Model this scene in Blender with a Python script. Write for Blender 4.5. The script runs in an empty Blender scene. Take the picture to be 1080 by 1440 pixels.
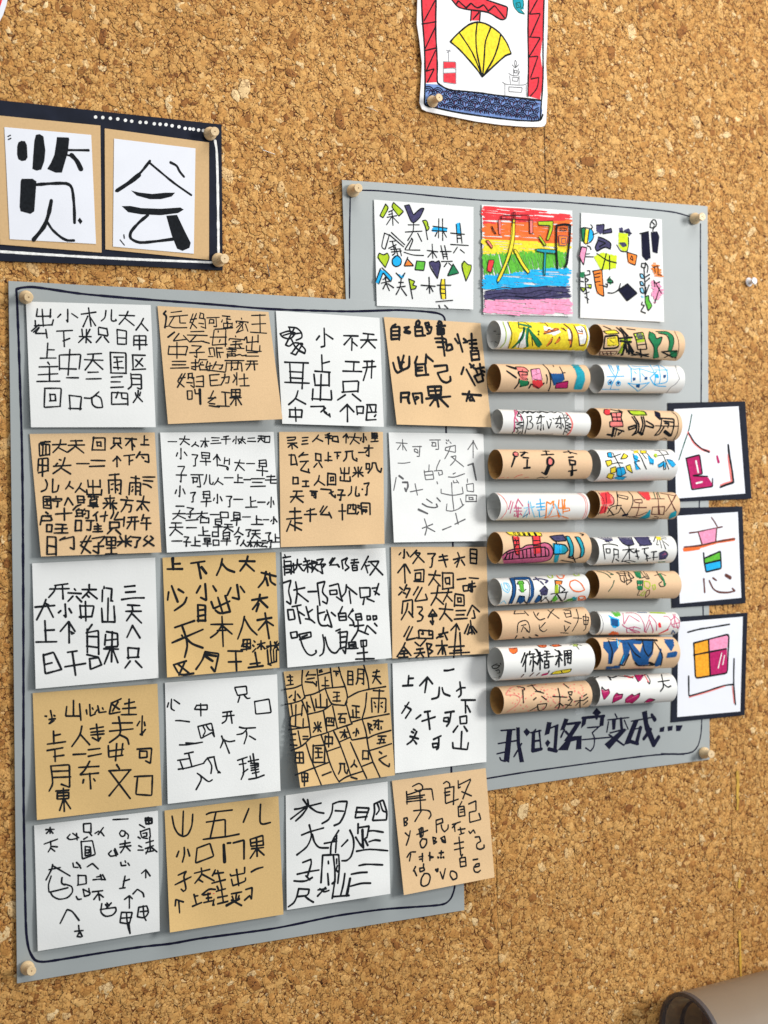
import bpy, math, random
import numpy as np
from mathutils import Matrix, Vector
from mathutils.geometry import tessellate_polygon
random.seed(7); rng = np.random.default_rng(7)
S = bpy.context.scene

# ------------------------------------------------------------------ camera
F, YAW, PIT, ROL = 1838.35, math.radians(26.307), math.radians(-.2503), math.radians(1.1147)
D, CZ = 1.053, 1.30
def rotm(yaw, pitch, roll):
    cy, sy, cp, sp, cr, sr = (math.cos(yaw), math.sin(yaw), math.cos(pitch), math.sin(pitch), math.cos(roll), math.sin(roll))
    return (np.array([[cy, sy, 0], [-sy, cy, 0], [0, 0, 1]]) @ np.array([[1, 0, 0], [0, cp, -sp], [0, sp, cp]])
            @ np.array([[cr, 0, sr], [0, 1, 0], [-sr, 0, cr]]))
R = rotm(YAW, PIT, ROL); CAM = np.array([0., -D, CZ]); FWD = R[:, 1]
cam = bpy.data.objects.new("camera", bpy.data.cameras.new("camera")); S.collection.objects.link(cam); S.camera = cam
cam.data.sensor_fit = 'VERTICAL'; cam.data.sensor_height = 36; cam.data.lens = F / 1440 * 36
cam.data.clip_start = .02; cam.data.clip_end = 50
M = np.eye(4); M[:3, :3] = R @ np.array([[1, 0, 0], [0, 0, -1], [0, 1, 0]]); M[:3, 3] = CAM
cam.matrix_world = Matrix(M.tolist())
cam.data.dof.use_dof = True; cam.data.dof.focus_distance = 1.12; cam.data.dof.aperture_fstop = 7

# ------------------------------------------------------------------ light
W = bpy.data.worlds.new("World"); S.world = W; W.use_nodes = True
W.node_tree.nodes['Background'].inputs[0].default_value = (.86, .93, 1, 1)
W.node_tree.nodes['Background'].inputs[1].default_value = .24
def area(name, loc, target, size, energy, col):
    l = bpy.data.lights.new(name, 'AREA'); l.shape = 'RECTANGLE'; l.size, l.size_y = size; l.energy = energy; l.color = col
    o = bpy.data.objects.new(name, l); S.collection.objects.link(o); o.location = loc
    o.rotation_euler = (Vector(target) - Vector(loc)).to_track_quat('-Z', 'Y').to_euler(); return o
area("window_light", (2.15, -1.9, 1.8), (.55, 0, 1.3), (.6, .8), 47, (1, .982, .955))
area("ceiling_light", (.7, -1.2, 3.3), (.6, -.1, 1.3), (1.8, 1.4), 36, (1, .98, .95))
S.view_settings.view_transform = 'Standard'; S.view_settings.look = 'None'; S.view_settings.exposure = 0.13; S.view_settings.gamma = 1

# ------------------------------------------------------------------ helpers
def ray(px):
    px = np.atleast_2d(np.asarray(px, float))
    return np.stack([(px[:, 0] - 540) / F, np.ones(len(px)), -(px[:, 1] - 720) / F], 1) @ R.T
def unp(px, h=0.):
    """points of the wall (raised h metres towards the viewer) seen at photograph positions px"""
    d = ray(px); h = np.broadcast_to(h, len(d)); t = (D - h) / d[:, 1]
    return CAM + d * t[:, None]
def depth(p): return float((np.asarray(p) - CAM) @ FWD)

MATS = {}
def nodes(m): m.use_nodes = True; return m.node_tree.nodes, m.node_tree.links, m.node_tree.nodes['Principled BSDF']
def mat(name, col, rough=.7, var=.12, scale=300, bump=.0, bscale=900, spec=.3, metal=0, coat=0):
    if name in MATS: return MATS[name]
    m = bpy.data.materials.new(name); N, L, B = nodes(m)
    B.inputs['Roughness'].default_value = rough; B.inputs['Metallic'].default_value = metal
    B.inputs['Specular IOR Level'].default_value = spec; B.inputs['Coat Weight'].default_value = coat
    tc = N.new('ShaderNodeTexCoord'); n = N.new('ShaderNodeTexNoise'); n.inputs['Scale'].default_value = scale; n.inputs['Detail'].default_value = 4
    L.new(tc.outputs['Object'], n.inputs['Vector'])
    cr = N.new('ShaderNodeValToRGB'); cr.color_ramp.elements[0].position = .3; cr.color_ramp.elements[1].position = .7
    cr.color_ramp.elements[0].color = [c * (1 - var) for c in col] + [1]; cr.color_ramp.elements[1].color = [min(1, c * (1 + var)) for c in col] + [1]
    L.new(n.outputs['Fac'], cr.inputs[0]); L.new(cr.outputs[0], B.inputs['Base Color'])
    if bump:
        b = N.new('ShaderNodeBump'); b.inputs['Strength'].default_value = bump; b.inputs['Distance'].default_value = .0003
        n2 = N.new('ShaderNodeTexNoise'); n2.inputs['Scale'].default_value = bscale; n2.inputs['Detail'].default_value = 6
        L.new(tc.outputs['Object'], n2.inputs['Vector']); L.new(n2.outputs['Fac'], b.inputs['Height']); L.new(b.outputs[0], B.inputs['Normal'])
    MATS[name] = m; return m
INK = dict(k=('black marker ink', (.010, .012, .015)), v=('plum marker ink', (.075, .03, .07)), T=('dark green marker ink', (.015, .10, .06)), g=('grey pencil', (.12, .12, .125)),
    n=('navy marker ink', (.009, .010, .028)), r=('red marker ink', (.78, .05, .06)), o=('orange marker ink', (.88, .24, .04)), y=('yellow marker ink', (.93, .70, .045)),
    l=('lime marker ink', (.42, .58, .03)), L=('bright lime marker ink', (.62, .78, .03)), G=('green marker ink', (.12, .48, .05)), b=('blue marker ink', (.02, .42, .80)),
    B=('deep blue marker ink', (.015, .085, .25)), c=('pale blue marker ink', (.25, .60, .82)), t=('teal marker ink', (.02, .33, .42)), p=('pink marker ink', (.88, .32, .50)),
    m=('crimson marker ink', (.48, .02, .13)), u=('slate purple marker ink', (.06, .055, .13)), e=('brown marker ink', (.13, .045, .035)), w=('white paint', (.85, .85, .83)),
    q=('rose marker ink', (.60, .13, .24)), D=('deep green marker ink', (.02, .20, .08)), R=('poster red ink', (.75, .05, .07)), O=('red orange marker ink', (.88, .17, .04)), Y=('amber marker ink', (.90, .38, .03)), h=('wave blue marker ink', (.17, .27, .55)), s=('salmon marker ink', (.86, .22, .2)), W=('thin grey outline', (.25, .25, .27)))
def ink(k): return mat(INK[k][0], INK[k][1], rough=.7, var=.3 if k in 'kngu' else .18, scale=420, spec=.08)
white_p = mat('white drawing paper', (.80, .81, .80), .85, .02, 60, .35, 700)
kraft_p = mat('brown kraft paper', (.60, .385, .20), .8, .05, 500, .35, 900)
grey_p = mat('grey card', (.345, .375, .375), .5, .06, 9, .15, 1200, spec=.5)
navy_p = mat('black card', (.011, .014, .026), .65, .2, 80, .2, 1200, spec=.12)
glossw = mat('white photo paper', (.78, .80, .86), .5, .02, 40, .05, 500)

COL = S.collection
def mesh(name, V, Fc, m, parent=None, smooth=False):
    me = bpy.data.meshes.new(name); me.from_pydata([tuple(map(float, v)) for v in V], [], [tuple(map(int, f)) for f in Fc])
    me.materials.append(m)
    if smooth: me.polygons.foreach_set('use_smooth', [True] * len(me.polygons))
    me.update(); o = bpy.data.objects.new(name, me); COL.objects.link(o)
    if parent is not None: o.parent = parent
    return o
def tag(o, label=None, cat=None, group=None, kind=None):
    for k, v in (('label', label), ('category', cat), ('group', group), ('kind', kind)):
        if v: o[k] = v
    return o

# glyph strokes on a 10 x 10 grid: pairs of digits are points, spaces divide strokes
GL = dict(zip("一二三上下中大人小天木不了子儿只日甲出山口米目月四回国田主王土工开么火六太门自果个入早可千十头来雨方又文父正石五几飞走吧耳吃和的区妈蛋家云母宝听声抱边两壮红面勺宁草户什午好里洞夫气东矢巨合",
["0595","1282 0898","1181 1575 0999","4049 4484 0999","0191 4149 4675","0207 029287 0787 4049","0393 504409 4599","514509 4599","505948 2416 7396","1181 0494 414409 4599",
"0393 5059 4419 5489","0191 5106 5259 5487","118154 545939","117144 444938 0595","302609 6068799997","2181 2125 8185 2585 3609 6699","1019 108089 1989 1585","1016 108086 1686 1383 4049",
"4049 1014 8084 1484 0609 9699 0999","4049 0309 9399 0999","1018 108088 1888","0595 5059 2034 8064 4509 5599","1019 108089 1989 1383 1686","202709 208089 8969 2383 2686",
"0109 019199 0999 313524 616585","0009 009099 0999 3336 336366 3666","0009 009099 0999 2272 2474 2777 4247","0009 009099 0999 0595 5059","4152 1383 1686 0999 5359","1181 1585 0999 5159",
"1484 0999 5059","1181 0999 5159","1181 0494 313409 6169","3004 5016 1686 7598","2234 7264 504409 4599","4051 0393 3509 6599","0393 504409 4599 3748","1219 2031 418189 8978",
"4022 1219 128289 1989 1484 1787","1014 108084 1484 1282 5059 0595 5409 5599","5004 5094 5059","4009 4099","2024 208084 2484 2282 0696 5459","0191 717959 2326 235356 2656",
"7022 0494 5159","0494 5059","3142 1424 0595 604609 4699","1282 2334 7364 0595 5059 4509 5599","1080 0309 039399 9989 5059 2535 2737 6575 6777","4051 0292 423609 35757969",
"118109 1399","4051 0292 7209 2299","3012 6082 8309 1399","1181 0999 5159 5585 2429","0191 4106 2528 257578 2878","1090 5039 2474 7479 0999","202609 2060 606799 9796",
"0060 606598 9896 7254 6476","1181 0494 5059 5696 2509 2799","0105 013135 0535 5090 9094 5494 5059 5999 9796 7074","0090 2027 7079 2373 2575 0797","0105 013135 0535 6042 5191 5484 845899 9997",
"3011 0242 2129 2304 2445 5357 538387 5787","2001 0107 014147 0747 0444 6052 6292 929969 6575","0009 0090 0999 2377 7227","2005 0549 4009 0343 5080 8083 6063 6393 9399 9978 5686",
"1070 4044 4272 1304 2529 2585 8588 2888 5459 0999 7798","4041 0203 0292 9293 2363 5309 3406 4558 5809 7499","2070 0393 4318 1878 6799","2018 208089 1888 0494 4142 5657",
"4041 0203 0292 9293 2474 1686 0999 4449 6778","0007 003038 0838 5080 5059 5494 7479","0191 5053 1383 1519 158587 1787 5557","0343 2029 2908 0746 5042 4191 9197 6363 5355 5575 5559 5999 9997",
"1011 0423 2307 0799 3282 827666 5036","0090 1219 128289 3038 3846 6067 6748","2029 0112 0724 4494 7079 4999","2004 0434 3407 0737 0949 5191 7179 4999","1090 5022 0209 029299 0999 3239 6269",
"3005 22929978 4465","4041 0203 0292 9293 1484 545948","0191 3032 6062 2327 238387 2787 2585 0898 5759","4151 1383 138386 1686 1309","3004 2229 4494 7079","3013 2282 0595 5259",
"2005 0549 4009 0343 5191 9174 747958 5595","1014 108084 1484 1282 5059 1686 0999","0112 0324 0917 3039 309099 4373 4547 457577 4777","1181 0494 504409 4599","2003 1282 1474 0666 6698 9896",
"4005 0191 0555 5059 5948 2618 7688","2003 1282 0595 514509 4599","0009 0090 2383 2686 0999 8386","5009 5099 3070 2529 257579 2979"]))

def smooth(P):
    if len(P) < 3: return P
    out = [P[0]]
    for a, b, c in zip(P[:-2], P[1:-1], P[2:]):
        u, v = b - a, c - b; lu, lv = np.hypot(*u) + 1e-9, np.hypot(*v) + 1e-9
        k = .34 if (u @ v) / (lu * lv) > .25 else .08
        out += [b - u * k, b * .5 + (b - u * k) * .25 + (b + v * k) * .25, b + v * k]
    return out + [P[-1]]
def resample(P, step):
    P = np.array(P); d = np.hypot(*np.diff(P, axis=0).T); L = np.concatenate([[0], np.cumsum(d)])
    if L[-1] < 1e-6: return np.array([P[0], P[0] + [.6, .3]])
    n = max(1, int(math.ceil(L[-1] / step))); t = set(np.linspace(0, L[-1], n + 1).tolist()) | set(L.tolist())
    t = np.array(sorted(t)); t = t[np.concatenate([[True], np.diff(t) > 1e-4])]
    return np.stack([np.interp(t, L, P[:, 0]), np.interp(t, L, P[:, 1])], 1)

class Art:
    """marks drawn on one sheet or tube; surf(px) -> points, normals"""
    def __init__(s, surf, step=3.): s.surf = surf; s.step = step; s.n = 0; s.data = {}; s.ws = 1.
    def stroke(s, P, w, col, jit=.17):
        P = resample(smooth([np.array(p, float) for p in P]), s.step)
        X, Nn = s.surf(P); ok = ~np.isnan(X[:, 0])
        if ok.sum() < 2: return
        X, Nn = X[ok], Nn[ok]
        s.n += 1; off = 5e-5 + s.n * 1.6e-6
        T = np.gradient(X, axis=0); T /= np.linalg.norm(T, axis=1)[:, None] + 1e-12
        B = np.cross(Nn, T); B /= np.linalg.norm(B, axis=1)[:, None] + 1e-12
        hw = w * s.ws * .53 * depth(X[0]) / F
        k = len(X); ww = hw * (1 + jit * np.interp(np.arange(k), np.linspace(0, k - 1, max(2, k // 3 + 1)), rng.uniform(-1, 1, max(2, k // 3 + 1))))
        C = [X[0] - T[0] * hw * .95] ; Bs = [B[0]]; Ws = [ww[0] * .3]; Ns = [Nn[0]]
        C.append(X[0] - T[0] * hw * .62); Bs.append(B[0]); Ws.append(ww[0] * .8); Ns.append(Nn[0])
        for i in range(k): C.append(X[i]); Bs.append(B[i]); Ws.append(ww[i]); Ns.append(Nn[i])
        C.append(X[-1] + T[-1] * hw * .62); Bs.append(B[-1]); Ws.append(ww[-1] * .8); Ns.append(Nn[-1])
        C.append(X[-1] + T[-1] * hw * .95); Bs.append(B[-1]); Ws.append(ww[-1] * .3); Ns.append(Nn[-1])
        C, Bs, Ws, Ns = map(np.array, (C, Bs, Ws, Ns)); m = len(C)
        C = C + Ns * (off + np.linspace(0, 1e-6, m))[:, None]
        V = np.empty((2 * m, 3)); V[0::2] = C - Bs * Ws[:, None]; V[1::2] = C + Bs * Ws[:, None]
        d = s.data.setdefault(col, [[], []]); b = len(d[0]); d[0].extend(V)
        d[1].extend((b + 2 * i, b + 2 * i + 2, b + 2 * i + 3, b + 2 * i + 1) for i in range(m - 1))
    def hatch(s, P, ang, w, gap, col, loose=0):
        P = np.array(P, float); c, q = math.cos(ang), math.sin(ang); A = np.array([[c, q], [-q, c]])
        Q = P @ A.T; y = Q[:, 1].min() + w * .4
        while y < Q[:, 1].max():
            xs = []
            for i in range(len(Q)):
                a, b = Q[i], Q[(i + 1) % len(Q)]
                if (a[1] > y) != (b[1] > y): xs.append(a[0] + (y - a[1]) / (b[1] - a[1]) * (b[0] - a[0]))
            xs.sort()
            for x0, x1 in zip(xs[::2], xs[1::2]):
                x0 += w * .3; x1 -= w * .3
                if loose:
                    x0 += random.uniform(-2, 4); x1 -= random.uniform(-2, 5)
                    cuts = [x0]
                    while cuts[-1] < x1 - 14: cuts.append(min(x1, cuts[-1] + random.uniform(14, 45)))
                    if cuts[-1] < x1: cuts.append(x1)
                    for a, b in zip(cuts[:-1], cuts[1:]):
                        if random.random() < .07: continue
                        yy = y + random.uniform(-.5, .5) * gap; sl = random.uniform(-.05, .05) * (b - a)
                        s.stroke([np.array(p) @ A for p in ((a, yy), ((a + b) / 2, yy + sl + random.uniform(-.4, .4)), (b + 1, yy + sl * 1.5))], w * random.uniform(.7, 1.15), col)
                elif x1 > x0:
                    s.stroke([np.array(p) @ A for p in ((x0, y), (x1, y + random.uniform(-.15, .15)))], w, col, .06)
            y += gap * (random.uniform(.75, 1.3) if loose else 1)
    def poly(s, P, col):
        X, Nn = s.surf(np.array(P, float)); s.n += 1; X = X + Nn * (5e-5 + s.n * 1.6e-6)
        d = s.data.setdefault(col, [[], []]); b = len(d[0]); d[0].extend(X)
        for t in tessellate_polygon([[Vector((p[0], p[1], 0)) for p in P]]):
            t = list(t); a = np.cross(X[t[1]] - X[t[0]], X[t[2]] - X[t[0]])
            if a @ Nn[t[0]] < 0: t.reverse()
            d[1].append(tuple(b + i for i in t))
    def draw(s, spec, ox, oy, sc, col='k', w=2.2):
        for tk in spec.split():
            c, r = tk[0], tk[1:]
            if c == '#': col = r; continue
            if c == '!': w = float(r); continue
            ang = .15
            if c == '%': a, r = r.split(':'); ang = math.radians(float(a))
            v = [float(x) for x in r.split(',')]
            P = [(ox + v[i] / sc, oy + v[i + 1] / sc) for i in range(0, len(v) - 1, 2)]
            if c == '~': s.stroke(P, w, col)
            elif c == '@': s.hatch(P, random.uniform(-.5, 1.2), 1.9, 1.45, col)
            elif c == '%': s.hatch(P, ang, 1.9, 1.12, col, 1)
            elif c == '$': s.poly(P, col)
            else:
                (x0, y0), (x1, y1) = P; j = .035
                for st in GL[c].split():
                    Q = []
                    for i in range(0, len(st), 2):
                        gx, gy = int(st[i]) / 9 + random.gauss(0, j), int(st[i + 1]) / 9 + random.gauss(0, j)
                        Q.append((x0 + gx * (x1 - x0), y0 + gy * (y1 - y0)))
                    s.stroke(Q, w, col)
    def build(s, parent, name='writing'):
        for c, (V, Fc) in s.data.items():
            tag(mesh(name if c in 'kngTuWv' else 'coloured_marks', V, Fc, ink(c), parent), kind='stuff')

def inv_bilinear(P, c):
    """(u,v) of pixel points inside the quad c = TL,TR,BR,BL"""
    c = np.array(c, float); uv = np.full((len(P), 2), .5)
    for _ in range(8):
        u, v = uv[:, :1], uv[:, 1:]
        X = (1-u)*(1-v)*c[0] + u*(1-v)*c[1] + u*v*c[2] + (1-u)*v*c[3]
        du = (1-v)*(c[1]-c[0]) + v*(c[2]-c[3]); dv = (1-u)*(c[3]-c[0]) + u*(c[2]-c[1])
        r = P - X; det = du[:, 0]*dv[:, 1] - du[:, 1]*dv[:, 0]
        uv[:, 0] += (r[:, 0]*dv[:, 1] - r[:, 1]*dv[:, 0]) / det; uv[:, 1] += (du[:, 0]*r[:, 1] - du[:, 1]*r[:, 0]) / det
    return uv
class Sheet:
    def __init__(s, corners, base, lb=0., rb=0., cr=0., cl=0., wav=.00034, seed=0):
        s.c = np.array(corners, float); s.base, s.lb, s.rb, s.cr, s.cl, s.wav = base, lb * 1.25, rb * 1.25, cr, cl, wav
        g = np.random.default_rng(seed); s.ph = g.uniform(0, 6.28, 4); s.fr = g.uniform(5, 13, 4)
    def h(s, uv):
        u, v = uv[:, 0], uv[:, 1]; uc, vc = np.clip(u, 0, 1), np.clip(v, 0, 1)
        w = s.wav * (np.sin(u * s.fr[0] + s.ph[0] + 2 * v) + np.sin(v * s.fr[1] + s.ph[1] - 1.5 * u)) * (.3 + vc)
        return (s.base + (s.lb * (1 - uc) + s.rb * uc) * vc ** 1.7 + s.cr * np.maximum(0, uc + vc - 1.5) ** 2 * 4
                + s.cl * np.maximum(0, 1 - uc + vc - 1.5) ** 2 * 4 + w + 2.2 * s.wav)
    def pts(s, uv):
        u, v = uv[:, :1], uv[:, 1:]; c = s.c
        P = (1-u)*(1-v)*c[0] + u*(1-v)*c[1] + u*v*c[2] + (1-u)*v*c[3]
        return unp(P, s.h(uv))
    def __call__(s, P):
        uv = inv_bilinear(P, s.c); X = unp(P, s.h(uv)); e = 1e-3
        A = s.pts(uv + [e, 0]) - s.pts(uv - [e, 0]); B = s.pts(uv + [0, e]) - s.pts(uv - [0, e])
        Nn = np.cross(B, A); Nn /= np.linalg.norm(Nn, axis=1)[:, None]
        Nn[Nn[:, 1] > 0] *= -1
        return X, Nn
    def mesh(s, name, m, parent=None, n=24, th=.00018):
        g = np.linspace(0, 1, n + 1); U, Vv = np.meshgrid(g, g); uv = np.stack([U.ravel(), Vv.ravel()], 1); X = s.pts(uv)
        Bk = X + [0, th, 0]; N1 = n + 1; q = []
        for j in range(n):
            for i in range(n):
                a = j * N1 + i; q.append((a, a + N1, a + N1 + 1, a + 1)); b = a + N1 * N1; q.append((b, b + 1, b + N1 + 1, b + N1))
        k = N1 * N1; rim = list(range(N1)) + [N1 * j + n for j in range(1, N1)] + [N1 * n + i for i in range(n - 1, -1, -1)] + [N1 * j for j in range(n - 1, 0, -1)]
        for a, b in zip(rim, rim[1:] + rim[:1]): q.append((a, b, b + k, a + k))
        o = mesh(name, np.concatenate([X, Bk]), q, m, parent, True)
        o.data.set_sharp_from_angle(angle=.8) if hasattr(o.data, 'set_sharp_from_angle') else None
        return o
class Flat:
    def __init__(s, h): s.hh = h
    def __call__(s, P): X = unp(P, s.hh); return X, np.tile([0., -1., 0.], (len(X), 1))
def slab(name, P, h, th, m, parent=None):
    """card of the outline P, front face h off the wall, th thick"""
    X = unp(P, h); n = len(X); V = np.concatenate([X, X + [0, th, 0]])
    return mesh(name, V, [tuple(range(n))[::-1], tuple(range(n, 2 * n))] + [(i, (i + 1) % n, n + (i + 1) % n, n + i) for i in range(n)], m, parent)
# ------------------------------------------------------------------ cork wall
X0, X1, Z0, Z1 = .09, 1.12, CZ - .64, CZ + .60     # patch built chip by chip
def cork_material(name, chips):
    m = bpy.data.materials.new(name); N, L, B = nodes(m)
    B.inputs['Roughness'].default_value = .75; B.inputs['Specular IOR Level'].default_value = .25
    tc = N.new('ShaderNodeTexCoord')
    def ramp(src, pts, interp='LINEAR'):
        r = N.new('ShaderNodeValToRGB'); r.color_ramp.interpolation = interp; e = r.color_ramp.elements
        while len(e) < len(pts): e.new(.5)
        for q, (p, c) in zip(e, pts): q.position = p; q.color = list(c) + [1]
        L.new(src, r.inputs[0]); return r
    def noise(sc, det=3, rough=.6):
        n = N.new('ShaderNodeTexNoise'); n.inputs['Scale'].default_value = sc; n.inputs['Detail'].default_value = det; n.inputs['Roughness'].default_value = rough
        L.new(tc.outputs['Object'], n.inputs['Vector']); return n
    # warped coordinates make the grain cells ragged
    nz = noise(260, 2); mx = N.new('ShaderNodeMix'); mx.data_type = 'VECTOR'; mx.inputs[0].default_value = .0022 if chips else .003
    L.new(tc.outputs['Object'], mx.inputs[4]); L.new(nz.outputs['Color'], mx.inputs[5])
    def vor(sc, feat):
        v = N.new('ShaderNodeTexVoronoi'); v.feature = feat; v.inputs['Scale'].default_value = sc; L.new(mx.outputs[1], v.inputs['Vector']); return v
    sc = 330 if chips else 210
    cell = vor(sc, 'F1'); edge = vor(sc, 'DISTANCE_TO_EDGE')
    tones = [(0, (.31, .125, .032)), (.2, (.54, .265, .072)), (.5, (.69, .385, .122)), (.8, (.78, .475, .175)), (1, (.90, .68, .38))]
    if chips:
        at = N.new('ShaderNodeAttribute'); at.attribute_name = 'tone'; base = ramp(at.outputs['Fac'], tones)
        c2 = ramp(cell.outputs['Color'], [(0, (.74, .70, .64)), (1, (1.1, 1.08, 1.04))])
    else:
        base = ramp(cell.outputs['Color'], tones); c2 = ramp(noise(90).outputs['Fac'], [(0, (.8, .8, .8)), (1, (1.1, 1.1, 1.1))])
    def mul(a, b, f=1.):
        q = N.new('ShaderNodeMix'); q.data_type = 'RGBA'; q.blend_type = 'MULTIPLY'; q.inputs[0].default_value = f; L.new(a, q.inputs[6]); L.new(b, q.inputs[7]); return q.outputs[2]
    col = mul(base.outputs[0], c2.outputs[0], .8 if chips else 1)
    nn = noise(1400, 4, .7); col = mul(col, ramp(nn.outputs['Fac'], [(.32, (.62, .52, .42)), (.46, (1, 1, 1)), (1, (1.06, 1.06, 1.06))]).outputs[0], .8)
    # dark binder seams, broken up, and bark specks
    ad = N.new('ShaderNodeMath'); ad.operation = 'ADD'; L.new(edge.outputs['Distance'], ad.inputs[0])
    mm = N.new('ShaderNodeMath'); mm.operation = 'MULTIPLY'; mm.inputs[1].default_value = .55 if chips else .35; n3 = noise(150, 3); L.new(n3.outputs['Fac'], mm.inputs[0])
    sb = N.new('ShaderNodeMath'); sb.operation = 'SUBTRACT'; sb.inputs[1].default_value = .25 if chips else .17; L.new(mm.outputs[0], sb.inputs[0]); L.new(sb.outputs[0], ad.inputs[1])
    col = mul(col, ramp(ad.outputs[0], [(0, (.10, .045, .025)), (.05, (.4, .26, .15)), (.11, (1, 1, 1))]).outputs[0], .6 if chips else 1)
    sp = noise(560, 2, .5); col = mul(col, ramp(sp.outputs['Fac'], [(.315, (.12, .05, .03)), (.36, (1, 1, 1))]).outputs[0])
    if chips:   # thin dark binder film on the flanks of each granule
        ar = N.new('ShaderNodeAttribute'); ar.attribute_name = 'rim'; n4 = noise(330, 2); r4 = ramp(n4.outputs['Fac'], [(.40, (0, 0, 0)), (.56, (1, 1, 1))]); m4 = N.new('ShaderNodeMath'); m4.operation = 'MULTIPLY'; L.new(ar.outputs['Fac'], m4.inputs[0]); L.new(r4.outputs[0], m4.inputs[1])
        col = mul(col, ramp(m4.outputs[0], [(.15, (1, 1, 1)), (.62, (.085, .038, .02))]).outputs[0])
    col = mul(col, ramp(noise(7, 3).outputs['Fac'], [(.3, (.86, .81, .74)), (.7, (1.08, 1.08, 1.08))]).outputs[0])
    L.new(col, B.inputs['Base Color'])
    b = N.new('ShaderNodeBump'); b.inputs['Strength'].default_value = .22; b.inputs['Distance'].default_value = .0003
    mi = N.new('ShaderNodeMath'); mi.operation = 'MINIMUM'; mi.inputs[1].default_value = .12; L.new(edge.outputs['Distance'], mi.inputs[0])
    m3 = N.new('ShaderNodeMath'); m3.operation = 'MULTIPLY_ADD'; m3.inputs[1].default_value = 4; L.new(mi.outputs[0], m3.inputs[0]); L.new(nn.outputs['Fac'], m3.inputs[2])
    L.new(m3.outputs[0], b.inputs['Height']); L.new(b.outputs[0], B.inputs['Normal'])
    return m
cork_far = cork_material('pressed cork', False); cork_chip = cork_material('cork chips', True)
wall = mesh('cork_wall', [(-1.2, -.0012, CZ - 1.3), (X0, -.0012, CZ - 1.3), (X0, -.0012, CZ + 1.3), (-1.2, -.0012, CZ + 1.3),
    (X1, -.0012, CZ - 1.3), (2.6, -.0012, CZ - 1.3), (2.6, -.0012, CZ + 1.3), (X1, -.0012, CZ + 1.3),
    (X0, -.0012, Z0), (X1, -.0012, Z0), (X0, -.0012, Z1), (X1, -.0012, Z1)],
    [(0, 1, 2, 3), (4, 5, 6, 7), (1, 4, 9, 8), (10, 11, 7, 2)], cork_far)
tag(wall, kind='structure')
tag(mesh('cork_backing', [(X0, 0, Z0), (X1, 0, Z0), (X1, 0, Z1), (X0, 0, Z1)], [(0, 1, 2, 3)], cork_far, wall), kind='structure')
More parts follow.
